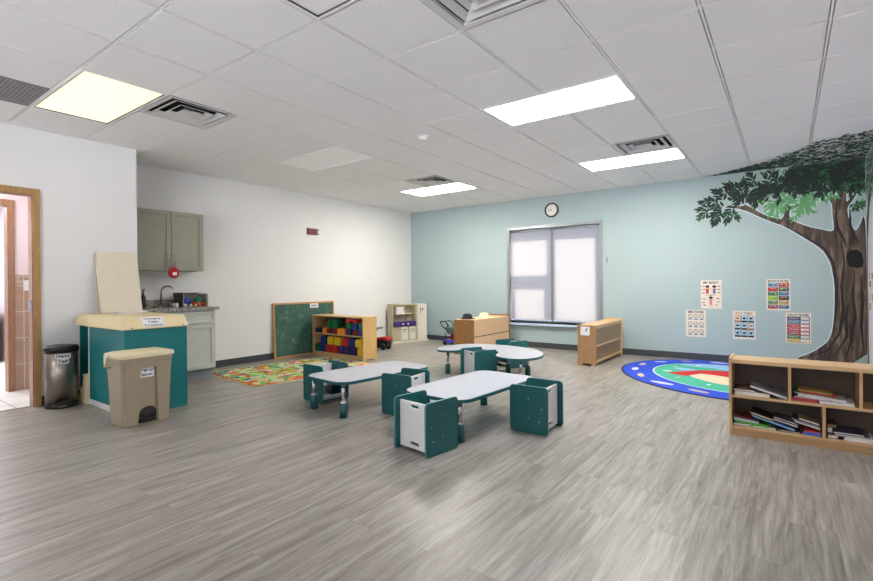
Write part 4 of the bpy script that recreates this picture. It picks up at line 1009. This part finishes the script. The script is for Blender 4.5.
# local x runs away from the camera, local y to the left
MB().box((0,0,0),(1.91,1.37,.006)).build('pile',rm,t)
MB().box((-.01,-.01,0),(1.92,0,.0065)).box((-.01,1.37,0),(1.92,1.38,.0065)).box((-.01,0,0),(0,1.37,.0065)).box((1.91,0,0),(1.92,1.37,.0065)).build('border',mat('cream_rug_binding',(206,196,170),.9),t)
mb=MB(); rm2=MB()
def roadrun(mb,pts,w,z,mi=0):
    l=[];r_=[]; n=len(pts)
    for i,p in enumerate(pts):
        a=pts[max(i-1,0)];c=pts[min(i+1,n-1)]; dx,dy=c[0]-a[0],c[1]-a[1]; ll=math.hypot(dx,dy) or 1
        l.append((p[0]-dy/ll*w,p[1]+dx/ll*w)); r_.append((p[0]+dy/ll*w,p[1]-dx/ll*w))
    mb.prism(l+r_[::-1],.006,z,mi)
for P in ([(.02,.42),(.5,.40),(1.0,.5),(1.5,.42),(1.90,.45)],[(.02,.95),(.4,1.0),(.9,.92),(1.4,1.0),(1.90,.95)]): roadrun(mb,P,.03,.0075)
for P in ([(.35,.02),(.42,.5),(.35,1.0),(.4,1.35)],[(1.1,.02),(1.0,.5),(1.1,1.0),(1.05,1.35)],[(1.65,.02),(1.6,.6),(1.68,1.35)]): roadrun(mb,P,.03,.0082)
mb.build('roads',mat('rug_road_grey_green',(176,206,150),.95),t)
for P in ([(.06,.04),(1.87,.04)],[(.04,.06),(.04,1.33)],[(.2,.55),(.3,.8),(.2,.9)],[(.55,.1),(.8,.2),(.95,.12)],[(.6,.62),(.8,.75),(.95,.65)],[(1.2,.6),(1.4,.8)],[(1.2,.15),(1.5,.25)],[(.5,1.1),(.8,1.25)]): roadrun(rm2,P,.016,.009)
rm2.build('orange_lines',mat('rug_orange_red',(206,84,44),.95),t)
# blue story rug
t=thing('story_rug','oval blue-bordered story rug with green middle and red shape, behind the bookcase','rug',(-.565,6.81,0),R(-45))
MB().prism(ell(0,0,1.42,1.17,n=72),0,.006).build('binding',mat('dark_navy_binding',(26,36,84),.9),t)
MB().prism(ell(0,0,1.395,1.145,n=72),.006,.009).build('blue_border',mat('rug_royal_blue',(34,72,196),.95),t)
MB().prism(ell(0.05,0.02,1.06,.83,n=64),.009,.0095).build('white_line',mat('rug_white',(220,226,226),.95),t)
MB().prism(ell(0.05,0.02,1.045,.815,n=64),.0095,.0105).build('green_field',mat('rug_sea_green',(66,170,142),.95),t)
iR=Matrix.Rotation(R(45),4,'Z')
def rp(pts): # world (relative to rug centre) -> rug local
    return [tuple((iR@Vector((a,b_,0)))[:2]) for a,b_ in pts]
MB().prism(rp(smooth_loop([(-.69,.68),(-.46,.86),(-.14,.93),(.3,.86),(.55,.6),(.3,.5),(-.09,.47),(-.27,.6),(-.54,.6)],2)),.0105,.0115).build('sky_shape',mat('rug_sky_blue',(140,182,222),.95),t)
MB().prism(rp(smooth_loop([(-.70,.38),(-.56,.42),(-.40,.34),(-.47,.18),(-.62,.22)],1)),.0105,.0115).build('pond_shape',mat('rug_sky_blue',(1,1,1)),t)
MB().prism(rp([(-.70,-.10),(-.50,.17),(-.31,.35),(-.09,.43),(.3,.4),(.55,.2),(.5,-.3),(.2,-.12),(-.05,-.03),(-.18,.02),(-.33,.08),(-.45,-.2)]),.0115,.0125).build('red_shape',mat('rug_red',(190,32,36),.95),t)
MB().prism(rp(smooth_loop([(-.44,-.16),(-.31,.06),(-.14,.02),(.1,-.08),(.3,-.3),(.2,-.55),(-.01,-.56),(-.15,-.48),(-.31,-.32)],2)),.0125,.0135).build('cream_shape',mat('rug_cream',(214,200,172),.95),t)
mb=MB()
for x,y,a in ((.12,-.34,.2),): mb.prism(rp(ell(x,y,.05,.022,a,12)),.0135,.0142)
mb.build('black_marks',mat('rug_black',(40,36,36),.95),t)
rb=random.Random(11)
for k in range(16):
    a=2*PI*k/16+.1; x,y=1.24*math.cos(a),1.0*math.sin(a); MB().prism(ell(x,y,rb.uniform(.07,.15),rb.uniform(.03,.05),a+PI/2+rb.uniform(-.4,.4),12),.009,.0102).build('border_motif',mat('rug_tan_motif',(196,176,150),.95) if k%2 else mat('rug_lilac_motif',(196,196,222),.95),t)
mb=MB()
for k in range(11):
    a=2*PI*k/11; x,y=.82*math.cos(a),.62*math.sin(a); mb.prism(ell(x,y,rb.uniform(.03,.06),rb.uniform(.02,.035),a,10),.0126,.0136,k%2)
mb.build('field_motifs',[mat('rug_tan_motif',(1,1,1)),mat('rug_white',(1,1,1))],t)

# ------------------------------------------------------------------ changing table
cx0,cx1,cy0,cy1=-5.945,-4.80,1.818,2.372
t=thing('changing_table','teal and cream changing table with a paper sign, beside the wall corner','changing table',(cx0,cy0,0))
W_=cx1-cx0; D_=cy1-cy0; XD=.31
part(t,'front_panel',[((W_-.018,0,.0),(W_,D_,.79))],CHTEAL)
part(t,'side_panel',[((XD,.0,.06),(W_-.018,.018,.79))],CHTEAL)
part(t,'inner_panel',[((XD,.018,.0),(XD+.018,D_,.79))],CHTEAL)
part(t,'rear_panel',[((0,D_-.018,.0),(XD,D_,.79)),((XD+.018,D_-.018,0),(W_-.018,D_,.79))],CHTEAL)
part(t,'side_panel',[((-.016,.02,.0),(-.002,D_-.018,.79))],CHTEAL)
part(t,'corner_trim',[((XD-.02,-.004,0),(XD,.016,.79))],SHWHITE)
part(t,'plinth',[((XD,.004,0),(W_-.018,.02,.058))],SHWHITE)
mb=MB()
def rim(mb,x0,y0,x1,y1,z0,z1,i,ir,iy1=0):
    vs=[(x0,y0,z0),(x1,y0,z0),(x1,y1,z0),(x0,y1,z0),(x0+i,y0+i,z1),(x1-ir,y0+i,z1),(x1-ir,y1-iy1,z1),(x0+i,y1-iy1,z1),(x0,y0,z0+.012),(x1,y0,z0+.012),(x1,y1,z0+.012),(x0,y1,z0+.012)]
    mb.add(vs,[(0,3,2,1),(0,1,9,8),(1,2,10,9),(2,3,11,10),(3,0,8,11),(8,9,5,4),(9,10,6,5),(10,11,7,6),(11,8,4,7),(4,5,6,7)])
rim(mb,XD-.05,-.03,W_+.03,D_,.785,.895,.02,.085); mb.build('top_tray',CREAM,t,.003)
mb=MB(); rim(mb,.0,-.022,XD-.048,D_,.785,.893,.02,.0); mb.build('top_wing',CREAM,t,.003)
mb=MB()
for yy,zz in ((.05,.80),(D_-.05,.80),(.05,.10),(D_-.06,.10),(.05,.03)): mb.lathe([(.006,0),(.006,.003)],10,M=TM(W_+(.03 if zz>.7 else 0),yy,zz,0,R(90)))
mb.build('bolts',BLACKP,t)
# pull-out steps
mb=MB(); mb.prism([(.01,0),(.28,0),(.28,.30),(.20,.28),(.18,.16),(.10,.14),(.08,.06),(.01,.05)],0,.02,0,TM(.0,.0,.002,R(90)))
mb.prism([(.01,0),(.28,0),(.28,.30),(.20,.28),(.18,.16),(.10,.14),(.08,.06),(.01,.05)],0,.02,0,TM(.0,.40,.002,R(90)))
for x0,x1,z in ((.03,.11,.05),(.11,.20,.14),(.20,.30,.28)): mb.box((x0-.02,-.02,z),(x1-.02,.40,z+.015))
mb.build('steps',CREAM,t,.003)
# paper sign
SA=math.atan2(.098,.085)
sm=TM(W_+.03-.085*.47+.002,D_*.44,.797+.098*.47+.002)@Matrix.Rotation(R(90),4,'Z')@Matrix.Rotation(SA,4,'X')
sg=MB().box((-.095,-.058,0),(.095,.055,.0012),0,sm).build('paper_sign',PAPER,t)
mb=MB(); 
for k,(tx,ww) in enumerate((('Changing',.15),('Table',.09),('Container',.17))): text_into(mb,tx,ww,.026,sm@TM(0,.034-k*.036,.0016),0,bold=.02)
mb.build('lettering',INK,sg)
# cream padded board standing on the table against the wall
t=thing('changing_pad','tall cream folding pad leaning on the wall on top of the changing table','changing pad',(-5.80,1.985,.899))
t.rotation_euler=(0,R(-11.5),R(2))
MB().box((-.045,0,0),(-.0,.405,.675)).build('cushion',CREAMV,t,.008)
MB().box((-.05,-.004,.0),(-.045,.409,.675)).build('backing_board',wood('tan_board_edge',(206,186,150),(190,168,130),2),t)
t=thing('paper_roll_tray','slim white tray lying on the changing table in front of the pad','tray',(-5.62,2.05,.8965),R(8))
MB().box((0,0,0),(.05,.30,.012)).box((0,0,.012),(.006,.30,.02)).box((.044,0,.012),(.05,.30,.02)).box((.006,0,.012),(.044,.006,.02)).box((.006,.294,.012),(.044,.30,.02)).build('tray_body',SHWHITE,t,.002)

# ------------------------------------------------------------------ steel bin
t=thing('pedal_bin','oval stainless steel pedal bin with black lid beside the doorway','trash can',(-5.79,1.632,0),R(-14)); t.scale=(.93,.93,.98)
def ellathe(mb,prof,ax,ay,seg=36,mi=0,M=None):
    mb.lathe(prof,seg,mi,(M or Matrix())@Matrix.Diagonal((ax,ay,1,1)))
mb=MB(); ellathe(mb,[(1.0,.045),(1.0,.555)],.115,.142); mb.build('body',STEEL,t)
mb=MB(); ellathe(mb,[(1.02,0),(1.05,.015),(1.02,.044)],.115,.142); mb.build('base',BLACKP,t)
mb=MB(); ellathe(mb,[(1.04,.556),(1.08,.57),(1.08,.59),(1.0,.612),(.6,.622),(.001,.625)],.115,.142); mb.build('lid',BLACKP,t)
MB().box((.11,-.045,.012),(.15,.05,.03)).box((.095,-.055,.03),(.125,.06,.075)).build('pedal',BLACKP,t,.004)
MB().box((.150,-.03,.02),(.153,.035,.03)).build('pedal_badge',GREYP,t)
mb=MB()
def curved(mb,ay0,ay1,z0,z1,off,mi=0):
    n=6; v=[]
    for k in range(n+1):
        y=ay0+(ay1-ay0)*k/n; x=.115*math.sqrt(max(0,1-(y/.142)**2))+off
        v+=[(x,y,z0),(x,y,z1)]
    mb.add(v,[(2*k,2*k+2,2*k+3,2*k+1) for k in range(n)],mi)
curved(mb,-.055,.075,.492,.540,.0015); curved(mb,-.04,.06,.440,.492,.0015); sg=mb.build('paper_sign',PAPER,t)
mb=MB(); 
for tx,yc,zc,ww in (('Diapers',.01,.515,.112),('Trash',.01,.467,.085)):
    tmp=MB(); text_into(tmp,tx,ww,.036,TM(0,0,0),bold=.03); 
    vs=[(.115*math.sqrt(max(0,1-((yc+p.x)/.142)**2))+.0035,yc+p.x,zc+p.y) for p in tmp.v]; mb.add(vs,tmp.f)
mb.build('lettering',INK,sg)

# ------------------------------------------------------------------ beige step bin
t=thing('step_on_bin','tall beige rectangular step-on trash can with paper sign in front of the changing table','trash can',(-4.585,1.855,0),R(2)); t.scale=(1,.97,1.025)
# local: front faces +x, width along y
def lofted(mb,secs,mi=0):
    n=len(secs[0][0]); vs=[]; fs=[]
    for o_,z in secs: vs+=[(p[0],p[1],z) for p in o_]
    for j in range(len(secs)-1):
        for i in range(n):
            k=(i+1)%n; fs.append((j*n+i,j*n+k,(j+1)*n+k,(j+1)*n+i))
    fs.append(tuple(reversed(range(n)))); fs.append(tuple(range((len(secs)-1)*n,len(secs)*n)))
    mb.add(vs,fs,mi)
def rr(dx,dy,r_,ox=0): return rrect(-dx+ox,-dy,dx+ox,dy,r_,4)
mb=MB(); lofted(mb,[(rr(.126,.190,.03),0),(rr(.128,.193,.03),.02),(rr(.144,.216,.03),.515),(rr(.150,.220,.03),.52),(rr(.150,.220,.03),.56)]); mb.build('body',BEIGE,t)
mb=MB(); lofted(mb,[(rr(.158,.232,.035),.556),(rr(.162,.236,.035),.57),(rr(.158,.232,.035),.592),(rr(.12,.19,.03),.604)]); mb.build('lid',BEIGEL,t)
# raised side pilasters on the sloping front
def fx(z): return .128+(.144-.128)*(z-.02)/.495
def frontpoly(mb,pts,th,mi=0):
    n=len(pts); vs=[(fx(z),y,z) for y,z in pts]+[(fx(z)+th,y,z) for y,z in pts]
    tris=tessellate_polygon([[Vector((p[0],p[1],0)) for p in pts]])
    mb.add(vs,[tuple(i+n for i in q) for q in tris]+[tuple(q) for q in tris]+[(i,(i+1)%n,(i+1)%n+n,i+n) for i in range(n)],mi)
mb=MB(); frontpoly(mb,[(-.175,.005),(-.088,.005),(-.066,.47),(-.19,.47)],.02); frontpoly(mb,[(.088,.005),(.175,.005),(.19,.47),(.066,.47)],.02)
frontpoly(mb,[(-.19,.47),(.19,.47),(.195,.50),(0,.525),(-.195,.50)],.022); mb.build('front_ribs',BEIGE,t)
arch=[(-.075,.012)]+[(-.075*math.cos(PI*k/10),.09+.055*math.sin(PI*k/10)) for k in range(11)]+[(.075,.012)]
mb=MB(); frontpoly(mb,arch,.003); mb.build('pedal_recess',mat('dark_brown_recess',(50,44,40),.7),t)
arch2=[(-.088,.012)]+[(-.088*math.cos(PI*k/10),.09+.068*math.sin(PI*k/10)) for k in range(11)]+[(.088,.012)]
mb=MB(); frontpoly(mb,[(-.088,.05)]+arch2[1:-1]+[(.088,.05),(.075,.05)]+arch[1:-1][::-1]+[(-.075,.05)],.011); mb.build('recess_rim',BEIGE,t)
MB().box((.125,-.055,.03),(.165,.06,.05)).box((.122,-.06,.05),(.14,-.02,.08)).box((.122,.02,.05),(.14,.06,.08)).build('pedal',BLACKP,t,.003)
MB().tube([(-.03,-.236,.575),(-.03,-.265,.565),(-.03,-.265,.50),(-.03,-.226,.485)],.012,10).build('handle',BEIGEL,t)
sm=TM(fx(.43)+.006,-.010,.432)@Matrix.Rotation(R(90),4,'Z')@Matrix.Rotation(R(90)-math.atan2(.016,.495),4,'X')
sg=MB().box((-.056,-.042,0),(.056,.042,.001),0,sm).build('paper_sign',PAPER,t)
mb=MB(); text_into(mb,'Trash Can',.10,.028,sm@TM(0,.018,.0014),bold=.03); text_into(mb,'Bathroom',.09,.026,sm@TM(0,-.018,.0014),bold=.03); mb.build('lettering',mat('navy_ink',(40,40,70),.7),sg)

# ------------------------------------------------------------------ kitchenette
def shaker(t,name,x,y0,y1,z0,z1,m,rail=.055):
    """door on plane x (front), facing +x"""
    mb=MB(); mb.box((x,y0+.002,z0+.002),(x+.006,y1-.002,z1-.002))
    mb.box((x,y0,z0),(x+.02,y0+rail,z1)).box((x,y1-rail,z0),(x+.02,y1,z1)).box((x,y0+rail,z0),(x+.02,y1-rail,z0+rail)).box((x,y0+rail,z1-rail),(x+.02,y1-rail,z1))
    return mb.build(name,m,t,.0015)
t=thing('wall_cabinet','sage grey two-door wall cabinet above the sink','cabinet',(XL,2.51,1.372))
MB().box((0,0,0),(.312,.835,.76)).build('body',SAGE,t,.002)
for y0,y1,yh in ((.004,.414,.365),(.419,.831,.452)):
    d=shaker(t,'cabinet_door',.314,y0,y1,.004,.756,SAGE)
    MB().tube([(.334,yh,.035),(.362,yh,.04),(.362,yh,.205),(.334,yh,.21)],.0055,8).build('handle',CHROME,d)
t=thing('base_cabinet','light sage base cabinet with a drawer and door under the granite counter','cabinet',(XL+.003,2.425,0))
MB().box((0,0,.11),(.592,.925,.868)).build('body',SAGEL,t,.002)
MB().box((0,0,0),(.54,.915,.11)).build('toe_kick',KICK,t)
for y0,y1 in ((.01,.455),(.465,.915)):
    shaker(t,'drawer',.594,y0,y1,.705,.85,SAGEL,.035); shaker(t,'cabinet_door',.594,y0,y1,.125,.69,SAGEL)
t=thing('countertop','speckled granite countertop with backsplash beside the changing table','countertop',(XL,2.41,.868))
MB().box((0,0,0),(.645,.975,.035)).build('slab',GRAN,t,.003)
MB().box((0,0.0,.035),(.02,.86,.135)).box((.02,0,.035),(.62,.02,.135)).build('backsplash',GRAN,t)
t=thing('gooseneck_faucet','chrome gooseneck faucet over the granite counter','faucet',(XL+.10,2.90,.903))
MB().lathe([(.028,0),(.028,.01),(.018,.02),(.014,.04)],16).build('base',CHROME,t)
pts=[(0,0,.03),(0,0,.20)]+[(.075-.075*math.cos(a),0,.20+.075*math.sin(a)) for a in [PI*k/8 for k in range(1,8)]]+[(.15,0,.19),(.15,0,.15)]
MB().tube([(p[0]*.6,p[0]*.8,p[2]) for p in pts],.011,10).build('spout',CHROME,t)
MB().tube([(0,.02,.04),(0,.05,.05),(0,.085,.055)],.007,8).build('lever',CHROME,t)
t=thing('soap_dispenser','small black soap dispenser bottle standing by the sink backsplash','soap dispenser',(XL+.07,2.70,.903))
MB().lathe([(.03,0),(.032,.01),(.03,.14),(.012,.17),(.012,.19)],16).build('bottle',BLACKP,t)
MB().tube([(0,0,.19),(0,0,.23),(.05,0,.235)],.008,8).build('pump',BLACKP,t)
t=thing('sponge_holder','white holder beside the open toy bin on the counter','holder',(XL+.17,3.01,.903),R(0))
MB().box((0,0,0),(.10,.035,.055)).build('caddy',SHWHITE,t,.004); MB().box((.005,-.04,.03),(.09,0,.04)).build('tray_lip',SHWHITE,t)
t=thing('toy_bin','grey open-front bin lying on its side on the granite counter','bin',(XL+.05,3.08,.903),R(0))
mb=MB(); mb.box((0,0,0),(.26,.33,.008)).box((0,0,.008),(.26,.012,.19)).box((0,.318,.008),(.26,.33,.17)).box((0,.012,.008),(.012,.318,.185)).build('shell',mat('warm_grey_bin_plastic',(150,146,140),.5),t,.003)
MB().box((.02,-.006,.01),(.25,0,.185)).build('label_panel',BLACKP,t)
MB().box((.012,.012,.178),(.10,.318,.186)).build('top_flap',mat('warm_grey_bin_plastic',(1,1,1)),t)
def ball(name,label,x,y,z,r_,c,sq=1,cat='toy food'):
    o=MB().lathe([(.001,-r_)]+[(r_*math.cos(a),r_*math.sin(a)) for a in [R(-75+15*k) for k in range(11)]]+[(.001,r_)],18,M=Matrix.Diagonal((1,1,sq,1)),cap=False).build(name,col('toy_%d_%d_%d'%c,c,.4),None)
    o.location=(x,y,z); tag(o,label,cat,'toy food in the grey bin'); return o
zc=.9115
ball('toy_plate','blue toy ball at the left inside the grey bin',XL+.18,3.165,zc+.062,.062,(30,60,170))
ball('toy_melon','green toy melon at the right of the grey bin',XL+.20,3.335,zc+.058,.058,(30,120,84))
ball('toy_tomato','red toy tomato in the middle of the grey bin',XL+.27,3.245,zc+.028,.028,(206,60,44))
ball('toy_orange','orange toy fruit right of the red tomato',XL+.28,3.30,zc+.024,.024,(226,120,50))
ball('toy_apple','dark red toy apple at the right front of the grey bin',XL+.29,3.352,zc+.026,.026,(170,34,34))
ball('toy_egg','white toy egg at the left front of the grey bin',XL+.30,3.11,.903+.022,.022,(230,226,216))
ball('toy_dumpling','white toy piece beside the toy egg in front of the grey bin',XL+.33,3.165,.903+.02,.02,(224,220,206))
ball('toy_lemon','cream toy piece in front of the red tomato',XL+.345,3.225,.903+.018,.018,(226,206,150))
# oven mitt hanging from the cabinet handle
t=thing('pot_holder','round red pot holder hanging from the wall cabinet handles','pot holder',(-6.262,2.935,1.345))
MB().lathe([(.060,-.008),(.066,-.004),(.066,.004),(.060,.008)],28,M=TM(0,0,0,0,R(90))).build('pad',mat('red_quilted_cloth',(178,28,38),.8,bump=.4,bscale=90),t)
MB().tube([(0,0,.064),(0,.004,.10),(0,.02,.14)],.004,8).build('hanging_loop',mat('red_cloth_loop',(170,28,38),.8),t)
MB().box((.0085,-.015,-.03),(.0095,.035,.008)).build('white_tag',PAPER,t)
t=thing('key_ring','small bunch of silver keys on the left cabinet door handle','keys',(-6.268,2.875,1.40))
MB().tube([(0,.022*math.cos(a),.022*math.sin(a)) for a in [2*PI*k/14 for k in range(14)]],.003,6,closed=True).build('ring',CHROME,t)
MB().box((.0,-.012,-.07),(.003,.004,-.02)).box((.004,.002,-.06),(.007,.018,-.02)).build('keys',CHROME,t)

# ------------------------------------------------------------------ camera
cd=bpy.data.cameras.new('camera'); cam=bpy.data.objects.new('camera',cd); C.objects.link(cam)
cd.sensor_fit='HORIZONTAL'; cd.sensor_width=36; cd.lens=479.57/873*36; cd.shift_y=-(290.5-284.13)/873; cd.clip_start=.02
cam.matrix_world=Matrix.Translation((0,0,1.926*.6096))@Matrix.Rotation(.6314,4,'Z')@Matrix.Rotation(R(90),4,'X')@Matrix.Rotation(-.0086,4,'Z')
sc.camera=cam
